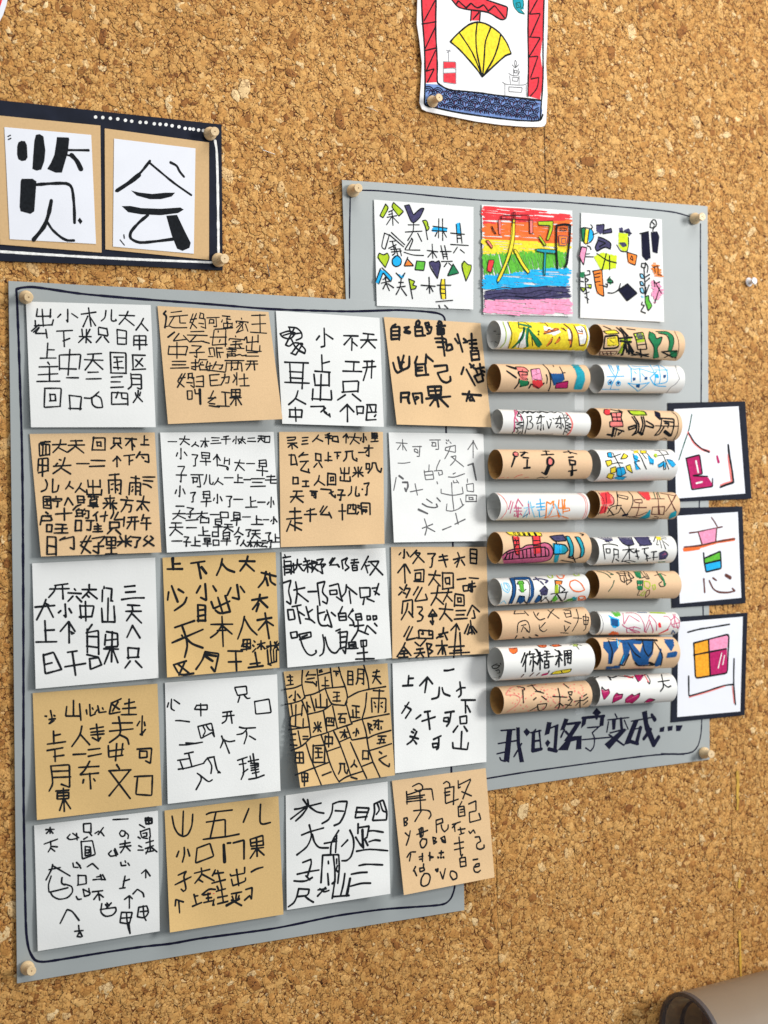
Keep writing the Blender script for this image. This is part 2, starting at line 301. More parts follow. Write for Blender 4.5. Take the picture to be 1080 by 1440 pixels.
def chips():
    allV = []; LI = []; LS = []; tone = []; rim = []; base = 0; nl = 0
    for n, k, r0, r1, lift, skirt in ((90000, 5, .0011, .0026, 0., 0), (62000, 6, .0018, .0036, .00014, 1), (15000, 8, .0030, .0060, .00026, 1), (900, 9, .0055, .0082, .00034, 1)):
        g = rng
        cx = g.uniform(X0, X1, n); cz = g.uniform(Z0, Z1, n); r = r0 + (r1 - r0) * g.random(n) ** 1.5
        a0 = g.uniform(0, 6.28, n); el = g.uniform(1, 2.3, n); rr = r[:, None] * g.uniform(.66, 1.12, (n, k))
        ang = (np.arange(k) + g.uniform(-.36, .36, (n, k))) * 2 * np.pi / k
        lx = np.cos(ang) * rr * np.sqrt(el)[:, None]; lz = np.sin(ang) * rr / np.sqrt(el)[:, None]
        ca, sa = np.cos(a0)[:, None], np.sin(a0)[:, None]; px = lx * ca - lz * sa; pz = lx * sa + lz * ca
        tx, tz = g.normal(0, .016, (2, n, 1)); h0 = (lift + g.uniform(.0002, .00048, n))[:, None]
        m2 = 2 * k if skirt else k; f = 1 - .00050 / np.maximum(r, .0015)[:, None] if skirt else 1.
        V = np.empty((n, m2, 3))
        V[:, :k, 0] = cx[:, None] + px * f; V[:, :k, 2] = cz[:, None] + pz * f; V[:, :k, 1] = -(h0 + tx * px + tz * pz)
        if skirt: V[:, k:, 0] = cx[:, None] + px; V[:, k:, 2] = cz[:, None] + pz; V[:, k:, 1] = -(h0 + tx * px + tz * pz - .00014)
        V[:, :, 0] = np.clip(V[:, :, 0], X0, X1); V[:, :, 2] = np.clip(V[:, :, 2], Z0, Z1)
        for sx, za, zb in ((.6995, CZ - .02, 9), (.6305, -9, CZ - .02), (.9135, -9, CZ - .1)):   # straight seams where two cork tiles meet
            near = (np.abs(cx - sx) < .012) & (cz > za) & (cz < zb); sgn = np.where(cx < sx, 1, -1)[:, None]; lim = sx - sgn * .00045
            V[near, :, 0] = np.where(sgn[near] > 0, np.minimum(V[near, :, 0], lim[near]), np.maximum(V[near, :, 0], lim[near]))
        fo = [list(range(k))[::-1]] + ([[i, i + k, (i + 1) % k + k, (i + 1) % k][::-1] for i in range(k)] if skirt else [])
        flat = np.array([q for f_ in fo for q in f_]); sizes = np.array([len(f_) for f_ in fo])
        LI.append((flat[None] + (base + np.arange(n) * m2)[:, None]).ravel()); LS.append(np.tile(sizes, n)); allV.append(V.reshape(-1, 3)); base += n * m2
        t = np.clip(g.normal(.5, .19, n), 0, 1); t[g.random(n) < .03] = .05; t[g.random(n) < .012] = 1.; tone.append(np.repeat(t, m2))
        rim.append(np.tile(np.array([0.] * k + [1.] * (m2 - k)), n))
    V = np.concatenate(allV).astype(np.float32); LI = np.concatenate(LI).astype(np.int32); LS = np.concatenate(LS); st = np.concatenate([[0], np.cumsum(LS)[:-1]]).astype(np.int32)
    me = bpy.data.meshes.new('cork_granules'); me.vertices.add(len(V)); me.vertices.foreach_set('co', V.ravel())
    me.loops.add(len(LI)); me.loops.foreach_set('vertex_index', LI); me.polygons.add(len(LS)); me.polygons.foreach_set('loop_start', st); me.update(calc_edges=True)
    for nm, dat in (('tone', tone), ('rim', rim)):
        at = me.attributes.new(nm, 'FLOAT', 'POINT'); at.data.foreach_set('value', np.concatenate(dat).astype(np.float32))
    me.materials.append(cork_chip)
    o = bpy.data.objects.new('cork_granules', me); COL.objects.link(o); o.parent = wall; tag(o, kind='stuff')
chips()
dark = mat('dark cork gap', (.03, .014, .008), .9)
mesh('tile_seam', [(x + d, -.0002, z) for x, a, b in ((.6995, CZ - .02, CZ + .6),) for d, z in ((-.0005, a), (.0005, a), (.0005, b), (-.0005, b))], [(0, 1, 2, 3)], dark, wall)['kind'] = 'stuff'
V_ = []; F_ = []
for _ in range(46):
    hx, hz, hr = random.uniform(.2, 1.08), random.uniform(CZ - .55, CZ + .52), random.uniform(.0005, .0010); b0 = len(V_)
    V_ += [(hx + hr * math.cos(t), -.0016, hz + hr * math.sin(t)) for t in [i * math.pi / 4 for i in range(8)]]; F_.append(tuple(range(b0, b0 + 8))[::-1])
mesh('pin_hole', V_, F_, dark, wall)['kind'] = 'stuff'
glue = mat('dried amber glue', (.60, .36, .06), .25, .2, 200, coat=.5)
a = Art(Flat(.0014)); a.stroke([(1037, 1086), (1038, 1100), (1037, 1122)], 4.5, 'y', .4); a.stroke([(1038, 1124), (1037, 1138)], 3, 'y', .4)
a.stroke([(1040, 1236), (1040, 1247)], 4.5, 'y', .4); a.stroke([(1040, 1310), (1041, 1335), (1042, 1375)], 3.6, 'y', .4)
V_, F_ = a.data['y']; tag(mesh('glue_stain', V_, F_, glue, wall), kind='structure')

# ------------------------------------------------------------------ grey panels
HB, HF = .0026, .0034
back = slab('display_panel', [(481, 253), (640, 264), (820, 276), (995, 290), (996, 520), (997, 800), (998, 1068), (840, 1089), (685, 1112), (560, 1130), (510, 1135)], HB, .0007, grey_p)
tag(back, 'pale grey card panel behind, carrying rows of rolled paper tubes and three coloured sheets', 'display panel', 'grey card panels')
a = Art(Flat(HB))
a.draw("~507,267.5,530,268,570,271.5,645,279,695,283,770,282.5,827,287,920,295,950,298.5,975,306 ~492.5,277,491.5,330,491.5,419 ~985,315,985,400,986.5,459,986,565,983.8,700,983,712,986,800,989,860,988.5,900,987,1011,985.9,1033,981.9,1049,974.7,1057.5,962,1060.4,930,1060 ~962,1060.4,924,1061,863,1068.6,802,1077,741,1085.4,704,1091.5,660,1099,610,1104", 0, 0, 1, 'n', 2.1)
a.build(back, 'border_line')
a = Art(Flat(HB))
a.ws = 1.4; a.draw("!1.7 ~80,155,145,150 ~68,215,160,200 ~62,262,115,250 ~75,280,80,292,100,296 ~175,215,140,275 $108,150,133,148,118,303,92,293 $150,140,167,140,168,210,187,300,166,302,152,215 $183,160,198,143,216,163,198,182 "
 "!1.6 ~240,150,225,165 ~218,165,264,155 $222,165,238,163,236,248,218,252 !2 ~256,155,264,242 ~226,205,260,200 !3.5 ~226,248,266,240 $292,115,314,117,303,170,280,178 !2 ~290,150,342,130 $328,132,345,130,337,240,320,252 $282,212,295,196,308,210,294,232 !3.4 ~300,240,335,249 "
 "!2 ~356,185,372,150 $372,98,392,103,372,150,352,155 !2.4 ~385,125,445,118 $425,120,445,125,400,195,368,205 ~378,160,395,178 $340,246,395,182,452,178,450,240,424,243,428,200,402,206,388,246 "
 "$500,75,520,50,542,72,522,92 ~520,90,520,100 $455,90,475,90,470,125,448,146 !2.6 ~455,97,555,88 $538,84,556,84,552,132,532,138 !1.5 ~478,142,532,137 ~532,137,500,165 ~455,197,592,185 ~500,165,512,190,508,230,492,250,470,235 "
 "~605,78,614,95 ~572,106,668,95 $590,102,610,102,606,150,592,152 !3 ~632,100,636,148 !1.5 ~575,115,567,162 ~648,108,665,148 ~582,166,650,148 $640,145,660,150,578,242,556,218 !2.2 ~578,175,645,222 "
 "!1.5 ~680,112,788,92 $690,110,715,106,672,215,645,222 ~690,150,728,140 !4 ~722,142,704,212 ~676,205,708,215 $728,70,752,62,758,120,796,215,776,230,742,150 ~806,185,782,222 ~775,84,788,105 ~768,150,738,192 "
 "$812,142,833,136,830,160,809,162 $846,136,871,132,868,154,848,158 $885,131,917,130,905,157,886,158", 680, 980, 3.273, 'n', 1.7)
a.build(back, 'lettering')
front = slab('display_panel', [(12, 395), (130, 401.5), (300, 410), (470, 420), (641, 431), (645, 700), (649, 1000), (653, 1280), (420, 1317), (200, 1353), (24, 1383), (19, 900)], HF, .0007, grey_p)
tag(front, 'large grey card panel in front, holding five rows of four white and brown sheets', 'display panel', 'grey card panels')
a = Art(Flat(HF))
a.draw("~24,424,22.9,406.7,30,404.5,44,403.3,66,406,111,413,155,417,210,421.5,302.6,428.3,380,435,463,437.5,497,438,547,436.3,562,436,593,437.6,615,440,623,443.4,626.5,450.5,626.5,520,626.4,600,637,762,637.5,800,638.5,922,634,1078,637,1200,639.8,1244.6,638.3,1252.8,634.6,1263,628,1270,619,1272.8,589.4,1275,545,1278,524,1280.5,484,1286,461,1290,410,1301,378,1307,317,1315,278,1320,240,1327.4,203,1330.8,142,1340,81,1350,60.7,1353,48.5,1351,40.4,1336,36.7,1313.5,35.3,1262.6,34,1181,33,1120,33,900,32,700,30.7,620,28.4,546.7,26.2,480,24,424", 0, 0, 1, 'n', 3.4)
a.build(front, 'border_line')

# ------------------------------------------------------------------ practice sheets
# id: kind, corners TL TR BR BL, lifts in mm (bottom left, bottom right, curl right, curl left), writing width, colour, zoom frame, writing, label
sheets = []
def sheet(kind, corners, lift, w, col, ox, oy, sc, spec, label):
    sd = len(sheets) + 3; lb, rb, cr, cl = [x * .001 for x in lift]
    sh = Sheet(corners, HF + .0007, lb, rb, cr, cl, seed=sd)
    v = random.uniform(.96, 1.04)
    gold = {5: 1, 9: 1, 12: 1, 17: 1, 14: .7}.get(sd - 3, 0)
    m = (mat('white note paper %s' % 'abcd'[sd % 4], (.79 * v, .80 * v, .785 * v), .85, .015, 50, .35, 600) if kind == 'w' else
         mat('kraft note paper %d' % sd, ((.73 - .08 * gold) * v, (.505 - .065 * gold) * v, (.28 - .095 * gold) * v), .8, .05, 900, .35, 900))
    o = sh.mesh('practice_sheet', m); a = Art(sh); a.draw(spec, ox, oy, sc, col, w); a.build(o)
    tag(o, label, 'practice sheet', 'sheets of practised characters'); sheets.append(o)

sheet('w',[(36.4,424),(212,429),(219,600.7),(43.6,600.9)],(3,4,1,0),2.2,'k',0,380,4.5,"出220,245,330,350 小350,250,490,325 木515,235,610,355 儿645,255,735,325 大750,255,850,350 人858,295,935,380 ~200,385,245,345 ~212,392,250,360,222,400,295,400,298,428 ~290,375,298,428 下360,370,460,485 米500,375,580,458 只608,358,688,455 日735,380,805,468 甲838,415,935,500 上250,465,355,555 主230,570,378,700 中378,495,508,660 一420,672,500,688 天538,520,652,630 二548,630,632,695 国700,520,800,650 区840,540,918,630 三697,668,780,742 月812,655,902,750 火842,760,905,830 回280,748,390,862 口428,798,528,885 ~535,808,580,812,625,770 ~580,805,583,850,610,870,650,868,640,805,600,790,580,812 四705,765,808,850",'white sheet at the top left of the large grey panel, its writing starting with 出小木')
sheet('k',[(221.5,430.2),(377.6,438.5),(397.4,589.4),(236.3,596.3)],(5,8,5,0),1.9,'k',210,420,5.4,"!2.6 ~125,95,108,115,130,130,125,180,118,220 !1.7 ~120,215,150,205,180,222,285,220 ~165,105,245,95 ~155,138,290,125 ~190,135,150,200 ~230,130,232,185,275,185 妈310,115,425,225 可440,135,525,212 蛋548,135,635,228 家660,150,750,250 王765,108,895,255 !2.6 ~142,292,190,255 !1.8 ~225,265,180,322,285,308 ~260,280,302,325 云288,245,448,340 母465,232,590,362 宝605,280,720,380 出735,282,835,395 ~800,400,850,400 中148,335,290,450 子310,350,420,445 听455,375,560,445 声585,380,660,450 ~660,430,690,422,705,435,735,428 二735,400,830,442 三165,468,298,528 抱322,460,438,540 边442,485,575,560 两575,470,715,550 开735,465,825,540 妈215,570,340,670 ~358,595,410,585,412,668 ~358,630,412,628 ~355,665,412,668 ~458,580,465,662,540,655 ~460,580,530,575 ~462,622,515,618 ~550,600,608,592,600,640,580,640 ~575,572,570,610,545,655 壮640,570,750,658 ~288,700,292,765,325,762,325,700,288,700 ~345,690,350,722,390,720 !3.6 ~383,690,388,798 !1.9 红450,700,610,820 果615,688,697,805",'brown sheet, second in the top row, crowded lines of thin writing starting with 远妈可')
sheet('w',[(388,437),(533.7,447),(539.7,600.3),(397,595.8)],(3,8,6,0),2.5,'k',380,420,6,"~85,295,155,270,215,290,170,345,100,325,85,295 ~155,240,225,245,265,285,270,330,220,350 ~160,240,175,300 ~200,255,150,350,130,390 ~175,300,260,290 ~130,390,160,405,200,370,240,375 ~180,345,215,420,290,460 ~175,460,215,475,275,380,245,375,180,460 ~250,380,300,430,290,465,240,440 ~110,310,160,295 ~455,250,460,400,430,408 ~415,315,390,348 ~470,300,528,340 不620,300,745,435 天770,285,890,415 耳122,548,325,755 上375,470,515,612 工615,525,770,612 开785,510,890,680 人158,770,300,895 出358,632,520,855 只570,680,762,870 中165,915,272,1028 飞350,905,505,1005 个588,895,700,1035 吧728,900,888,1025",'white sheet, third in the top row, a tangled 爱 beside 小 and 不天')
sheet('k',[(539.8,445.7),(675.6,454.4),(691.3,600.8),(558,596.9)],(6,6,0,0),3.5,'k',530,430,6.353,"自122,165,213,295 ~245,195,290,190,250,215,300,235,290,250,245,235 ~340,190,345,270,430,265 ~340,190,405,190,410,265 ~345,228,405,225 ~350,165,352,145,370,132,385,150,370,180,350,175 ~440,180,430,155,460,150,468,175,445,180 ~440,195,490,190,480,245,450,250 ~450,212,462,225 ~545,160,555,140,575,145,580,165,555,172,545,160 ~535,182,610,178 ~540,205,540,255,600,250,600,205,540,205 ~542,230,600,228 ~570,180,605,445 ~520,292,590,290 ~530,325,610,325 ~545,370,600,370 ~590,290,620,300,620,350 ~620,395,630,350,665,345,675,385,640,402,620,395 ~720,255,765,410 ~698,295,725,335 ~775,295,810,325,775,330 ~845,250,850,385 ~820,312,885,305 ~828,340,890,338 ~835,375,895,378 ~838,405,850,490 ~838,405,905,400,915,475 ~845,435,905,430 ~850,485,915,478 ~145,510,160,570,185,600,220,580 ~190,460,210,560 ~240,445,215,540,235,575 ~290,455,290,550,240,570 ~205,505,240,505 ~360,455,340,510 ~345,510,350,625,460,615 ~345,525,430,520,440,615 ~355,555,405,550 ~355,580,405,578 ~440,435,435,515 ~445,450,500,495 ~515,540,625,530,630,580,540,600,575,670,620,690,660,670,655,635 ~775,550,755,610 ~800,570,875,710 ~830,520,870,560 ~865,530,840,550 ~870,630,935,605,950,670,900,685,870,630 ~880,560,905,620 ~920,520,930,600,955,620 ~900,560,955,550 ~925,575,960,590 ~215,780,215,860 ~215,780,290,775,275,840,290,870 ~225,820,280,818,285,850 ~320,790,345,875 ~320,785,400,780,405,865 ~340,845,375,820,350,815 ~455,725,465,800 ~455,725,575,720,570,795 ~465,800,570,795 ~460,762,575,755 ~515,725,550,900 ~440,830,655,810 ~525,820,475,890 ~555,820,635,900 ~480,812,560,822,520,840 ~765,788,930,800 ~825,765,800,850 ~840,800,870,850 ~830,820,830,845,865,845",'brown sheet ending the top row, thick looped lettering starting with 自己的')
sheet('k',[(41.7,610.2),(217.6,608.2),(227,776.8),(57.6,782.6)],(5,4,0,0),2.4,'k',30,595,5.143,"面132,135,205,230 大225,120,330,215 天345,115,455,212 回515,105,605,195 只650,102,725,185 不755,105,835,195 上862,95,922,158 甲115,260,200,395 头235,245,355,365 一402,285,492,300 二495,255,605,320 个665,240,715,310 下748,225,818,300 勺825,210,920,285 ~175,410,190,440,180,480,145,495 ~228,405,225,500,262,495,270,450 人320,410,372,475 人390,425,460,500 出470,410,580,520 雨630,368,720,505 雨780,390,865,515 ~880,390,965,390 ~885,415,950,420 ~880,440,910,445,940,465 国160,530,215,615 宁225,530,290,610 入312,540,372,592 日402,528,462,575 ~375,628,400,600,430,590 草480,525,555,610 来595,525,690,620 方720,530,812,640 太838,530,925,635 ~660,600,670,650,648,688 户140,640,228,735 十252,615,362,700 的400,620,490,690 什520,640,625,710 ~700,645,670,700,740,695 ~745,680,740,745 开765,668,850,765 午862,665,938,770 口178,735,225,790 王235,725,338,795 口385,705,440,785 ~470,705,525,705 ~505,705,500,775,475,770 主518,720,585,785 只620,705,715,800 日180,815,258,950 ~315,825,280,845 ~300,840,380,820,382,915,355,900 好430,815,600,940 里605,825,690,945 米695,815,795,890 了800,815,870,900 父885,815,960,885",'brown sheet starting the second row, dense writing beginning 面大天回')
sheet('w',[(225.2,608.2),(384.8,607.3),(393.6,770),(234.7,777.1)],(3,3,0,0),1.9,'k',215,595,5.684,"一120,138,192,155 大218,105,290,172 人312,145,365,185 木378,120,445,190 三462,112,540,162 千548,100,618,165 小635,105,690,170 太688,110,740,165 二755,112,822,150 天840,98,890,150 口888,105,940,158 小170,200,275,290 了310,240,365,340 早375,235,460,340 个480,255,540,340 ~575,275,570,325 ~575,300,600,298 ~612,285,610,330 ~525,335,585,345,605,360,600,375,588,365,595,350 大655,295,730,375 一748,318,812,328 早830,292,915,420 子190,335,270,475 可300,400,402,510 儿405,410,480,490 人490,425,555,490 一575,432,642,440 上648,410,720,475 一732,448,782,455 三780,435,900,505 ~910,428,975,425 ~900,455,985,452 ~945,415,940,480,985,480 小170,500,258,595 了295,545,345,632 早385,545,465,668 小475,570,555,645 了585,575,638,670 一645,605,715,612 上742,590,832,672 一835,628,898,635 小912,595,972,672 一182,658,248,668 大160,700,258,765 子265,670,345,760 ~265,778,360,772 大345,705,430,762 口375,758,455,800 一460,718,520,740 口532,710,608,760 早628,715,705,815 一722,742,780,755 上790,740,880,808 一882,768,925,775 小935,750,992,805 天138,790,240,890 一270,830,345,840 上362,830,455,900 早485,765,555,865 天565,800,640,870 人650,825,720,895 了740,845,790,905 天790,850,860,925 了895,870,950,945 上950,890,1012,950 口470,870,530,910 一150,935,228,948 子245,900,300,990 上305,910,385,980 早400,920,465,990 口478,935,530,980 早545,880,620,975 了650,900,705,965 人700,925,750,980 木755,935,800,985 木800,935,860,985 云860,940,915,990 了920,930,960,990",'white sheet, second in the second row, filled with thin writing of 一大人木三')
sheet('k',[(392.6,607.3),(538.5,607.3),(540.8,764.7),(394.8,769.4)],(2,7,6,0),2.3,'k',385,595,6.353,"~120,130,195,125,190,150,125,155 ~125,180,205,178 ~165,180,130,215 ~160,178,165,230 ~170,185,212,218 三250,118,310,188 人350,100,430,162 和460,90,585,185 个620,100,668,170 大682,95,760,185 小765,98,832,180 里870,88,932,160 吃150,265,315,445 只358,265,430,395 上460,265,520,335 下540,255,598,320 几620,250,745,338 一758,258,805,265 ~810,222,885,222 ~850,198,850,298,828,285 ~850,225,818,262 口165,485,225,548 工252,510,315,565 人362,460,450,555 回485,452,555,550 出592,402,680,515 米705,395,795,478 口822,362,858,415 ~880,360,878,400,842,445 ~880,355,910,355,925,420,955,440,962,405 天155,605,262,705 可325,602,390,668 飞430,595,548,672 子570,585,635,690 儿665,568,762,650 ~790,590,793,592 了800,518,860,645 走122,765,248,958 千272,760,378,885 么408,738,515,860 十580,730,640,865 四660,720,730,805 洞748,720,855,815",'brown sheet, third in the second row, five lines with an empty bottom, ending 十四洞')
sheet('w',[(546.5,608),(679.8,610),(684.7,760.8),(554,762.8)],(4,3,0,0),1.5,'g',535,595,6.545,"木145,150,245,250 可298,200,380,308 可455,150,552,240 ~605,155,615,165 ~625,155,630,165 ~640,175,650,185 ~605,180,612,188 ~600,225,595,250,690,270,690,205,600,225 ~645,212,625,270,592,328 ~650,310,695,300,690,340,645,388 ~655,310,765,400 个805,165,892,322 ~162,368,220,370,272,360 ~402,435,415,522,492,515,480,440,402,450 ~408,480,485,475 ~448,385,445,440 ~548,340,520,400,515,430 ~495,440,565,435,572,470,540,480,535,455 ~625,495,680,500,775,465 ~668,468,690,458 !1.8 ~805,388,850,372 !2.6 ~850,372,880,522 !1.4 ~670,530,675,550,705,545 ~700,525,720,552 ~145,500,122,618 !2.6 ~172,485,208,512 ~205,545,250,545,255,580,235,630,225,600 !1.5 ~275,632,388,610 ~318,558,340,662 ~520,540,525,558 ~655,548,660,660,675,795 ~558,608,558,645,665,668,762,648,752,590 ~612,745,605,805,660,812,720,790,768,750 ~735,695,755,750 ~800,515,800,545 ~792,565,798,625,858,632,855,555,792,565 回785,665,882,722 !2 ~425,700,475,735 ~385,742,430,770,500,780,525,770,515,745 ~520,688,550,720 !2.8 ~350,795,432,832 !1.7 ~385,968,480,930 ~405,882,430,960,410,1030 ~430,960,500,998 ~572,982,650,950 ~692,830,715,928 ~685,930,778,885",'white sheet ending the second row, faint grey pencil strokes with 可爱的')
sheet('w',[(45.2,792.2),(218.3,784),(223,953.3),(50.2,968.7)],(3,3,0,0),2.8,'k',35,770,5.4,"~228,288,325,275 ~190,315,335,312 ~235,290,225,330,182,378 ~285,285,290,390 六328,315,430,410 太435,280,545,385 门578,295,670,408 ~758,298,835,290 ~765,340,838,335 ~735,395,820,382,905,382 ~78,452,225,440 ~160,395,140,450,90,548 ~165,430,215,528 ~150,420,180,435 小250,430,355,525 中420,410,520,558 山588,398,682,562 天768,428,880,555 上88,555,240,715 个275,565,380,718 @345,630,378,652,352,665 自455,575,572,812 果600,650,715,865 入768,588,878,682 ~140,812,155,958,278,925 ~140,818,218,795,278,925 ~150,888,205,875 ~325,795,395,785 ~305,905,460,880 ~360,790,385,968 ~492,850,498,925,582,890 ~490,845,560,835,582,890 只755,745,880,912",'white sheet starting the third row, bold dark writing beginning 开六太门')
sheet('k',[(228.6,784.2),(387.5,776.6),(393,938.9),(235,952.6)],(5,3,0,5),3.2,'k',220,765,5.838,"上88,118,208,210 !4.4 ~130,120,138,205 !3.3 ~285,158,395,142 !4 ~342,155,365,280 ~370,190,408,240 !3.2 ~540,122,530,180,495,255 ~538,160,580,210,640,230 大685,105,802,215 ~862,235,980,265 ~900,228,885,300,838,355 ~900,280,915,340 ~930,240,935,310,975,335 ~100,395,92,458 ~125,345,175,475 ~180,372,222,398 ~248,440,230,490,150,545 ~360,345,330,400 ~400,328,410,462,365,440 ~465,345,490,385 ~610,360,582,420 ~662,335,680,455,625,440 ~690,350,722,395 目330,500,412,628 ~450,475,470,530,600,470 ~505,440,545,570 ~565,425,605,555 ~485,545,520,572,605,555 ~785,460,910,438 ~850,415,840,470,790,535 ~850,460,912,520 ~840,490,820,552 ~828,625,945,605 ~892,568,925,775 ~895,640,838,705 ~900,630,958,668 ~152,685,312,630 ~208,665,245,770,255,840,232,928 ~130,810,380,702 ~240,770,290,820,380,852 ~208,750,212,755 !2.6 ~448,660,625,658 ~538,595,548,840 ~538,665,500,730,445,768 ~540,670,620,738 ~500,710,570,708 ~722,595,705,680,668,778 ~722,610,770,695,825,745 !2.4 田712,785,772,845 ~720,790,700,840 ~740,830,740,870 ~695,868,772,858 ~800,795,810,805 ~790,830,800,840 ~790,885,815,860 ~830,825,890,810 ~858,795,860,865 ~858,825,830,855 ~860,825,890,860 ~905,840,1000,830 ~935,800,940,870 ~970,805,1000,870 ~990,800,965,860 ~905,855,940,830 ~975,850,1005,815 ~910,870,920,985,980,965 ~935,870,945,970 ~960,870,965,968 ~985,870,985,965 ~915,985,940,995 !2.9 ~140,992,245,960 ~145,1000,190,1080,305,1062 ~235,965,185,1075 ~175,985,265,1058 ~400,885,380,950,325,1028 ~400,885,512,900,480,1050,450,1010 !3.6 ~405,905,490,920 ~400,920,460,960 !2.8 ~588,878,705,880 ~592,968,695,965 ~650,878,658,1040 ~810,890,828,990 ~770,985,850,975 ~755,1015,875,1000",'brown sheet, second in the third row, thick black brushy characters beginning 上下人大')
sheet('w',[(396,776.2),(541.9,770.5),(550.6,925.3),(404.4,938.7)],(5,6,1,0),2.6,'k',385,760,6.171,"~95,125,105,150 ~80,150,145,140 ~90,170,95,300 ~90,185,150,180,150,215,95,220 ~85,230,155,225,150,290 ~105,250,140,250,140,275,110,280 ~170,200,175,280 ~150,220,240,205 ~205,165,200,240,160,275 ~205,200,250,260 ~270,155,280,175 ~260,185,310,175 ~255,215,325,205 ~290,180,295,275 ~290,220,262,265 ~300,225,340,250 ~330,175,335,270 ~310,200,370,195 ~345,180,380,190,330,275 ~340,230,385,265 ~375,170,430,160,405,200 ~380,210,450,205,425,230 ~410,205,425,290,400,270 么480,150,570,245 ~590,175,600,245 ~590,175,640,150,615,200,655,235,620,260 ~675,170,725,165 ~670,195,735,190 ~700,165,695,200 ~680,215,685,262,725,258,722,215,680,215 ~682,238,722,236 ~760,250,820,138 ~790,195,800,190 ~795,215,815,280 ~810,220,830,215 ~820,185,912,180,880,240,835,300 ~840,190,945,298 ~82,368,150,345,125,440,150,520,145,555,112,530 ~175,430,268,410 ~190,360,205,450,190,545 ~210,460,298,530 ~298,445,370,442 ~378,375,400,562 ~378,372,445,355,415,450,470,500,460,550,425,530 ~485,395,560,375,585,500,600,530,545,490 ~485,435,490,470,550,465,545,430,485,435 ~630,385,625,450,590,490 ~635,400,720,468 ~655,440,668,545 ~745,410,752,498,835,485,835,410,745,412 ~785,505,775,555 ~810,505,870,530 ~855,415,890,410 ~910,375,880,470 ~870,440,915,470 ~120,605,130,690,185,682,170,600,120,602 ~160,575,235,560 ~200,570,232,720 ~210,615,265,650 ~280,575,310,680 ~300,625,335,600 ~275,680,320,685,355,715 ~380,570,385,700,410,740,455,740 ~385,635,440,620 ~455,645,440,690 ~460,605,490,700,505,755,465,735 ~500,625,535,655 ~595,575,570,630 ~560,635,570,695,630,690,625,630,560,635 ~568,662,625,660 ~685,595,645,660,690,700,695,735,660,735 ~670,620,690,610 ~710,640,715,690,765,690,755,635,710,640 ~720,665,755,662 ~730,700,735,780,675,870 ~700,745,780,735 ~735,780,820,815 ~808,655,810,690,840,685,835,655,808,655 ~860,655,865,690,893,680,890,655,860,655 ~875,720,895,742 ~790,800,810,735,885,805 ~145,800,155,848,205,840,200,790,145,800 ~220,815,320,795,325,835,225,860 ~220,815,250,920,290,985,330,1000,370,975,365,955 ~245,838,290,820 ~425,820,440,900,430,980,400,1000 ~445,840,465,920,500,970,540,980,570,940 ~575,790,580,940 ~560,800,640,790,620,985,600,950 ~575,840,620,835 ~575,885,620,880 ~540,785,575,770 ~570,940,615,925 ~650,885,655,930 ~650,885,710,880,715,930 ~665,905,700,900 ~665,915,700,918 ~635,938,730,935 ~755,870,760,925,805,915,805,865,755,870 ~775,870,785,1045 ~725,980,812,970 ~712,1030,870,1025",'white sheet, third in the third row, large uneven writing with 大一阿个只')
sheet('k',[(550,769),(684,769),(687.9,919.1),(551.9,926.1)],(3,3,0,0),2.6,'k',540,755,6.75,"小135,118,238,205 ~310,128,250,190 ~290,150,345,155,275,252 ~300,160,380,240 了400,142,500,285 ~525,190,600,180 ~520,225,605,215 ~555,168,590,285 ~660,215,765,190 ~700,150,720,200,690,285 ~700,225,672,250 ~735,220,765,268 目812,118,888,250 个132,262,245,432 ~290,318,380,308,375,425 ~300,345,295,405,350,405,350,342,300,345 ~285,420,375,425 大425,315,530,460 回555,340,655,488 ~695,405,775,395 ~810,388,895,395 ~150,478,175,500 ~140,550,170,520 ~215,455,190,510 ~200,490,250,490,210,575 ~205,540,185,530 ~325,475,280,550 ~360,482,290,612,412,595,395,545 大448,470,560,645 大565,490,648,608 ~750,465,755,515,800,510,800,460,750,465 ~805,450,860,440 ~800,480,870,470 ~835,420,840,525,815,510 ~810,450,800,490 ~820,450,825,520 回672,545,758,655 ~180,612,170,725 ~180,612,270,595,270,740 ~225,630,215,700,165,785 ~235,710,275,762 ~318,665,360,665,365,690,330,725,372,755,355,795,318,800 ~462,690,420,755,505,750,462,690 ~450,735,480,732 ~460,760,462,830 ~440,800,462,832,470,800 大528,635,645,795 三672,690,785,780 ~835,650,790,745 ~840,650,905,710 ~850,700,865,770,835,772 ~240,850,190,945 ~270,855,210,980,325,955 四330,878,465,965 ~520,925,605,905 ~565,862,560,920,500,960 ~575,920,600,975 ~530,950,560,945 ~688,825,635,885 ~690,830,715,880 ~688,830,665,1115 ~720,910,732,1120 ~615,1045,760,1035 ~660,1080,735,1075 ~625,1105,810,1095 ~820,795,835,920 ~800,830,765,915 ~815,850,795,925 ~840,850,880,905 ~830,870,860,920 ~790,920,840,900 ~185,1042,125,1135 ~190,1045,255,1125 ~200,1005,185,1040 ~165,1085,215,1080 ~155,1110,225,1105 ~190,1080,192,1140 ~140,1145,225,1140 ~295,1000,330,1030 ~400,970,345,1035 ~310,1068,370,1060 ~288,1105,385,1095 ~345,1070,340,1110,300,1145 ~350,1105,375,1140 ~405,1010,425,1140 ~405,1010,455,1020,425,1065,465,1085,430,1110 木500,985,600,1115",'brown sheet ending the third row, bold writing full of 大 and 回')
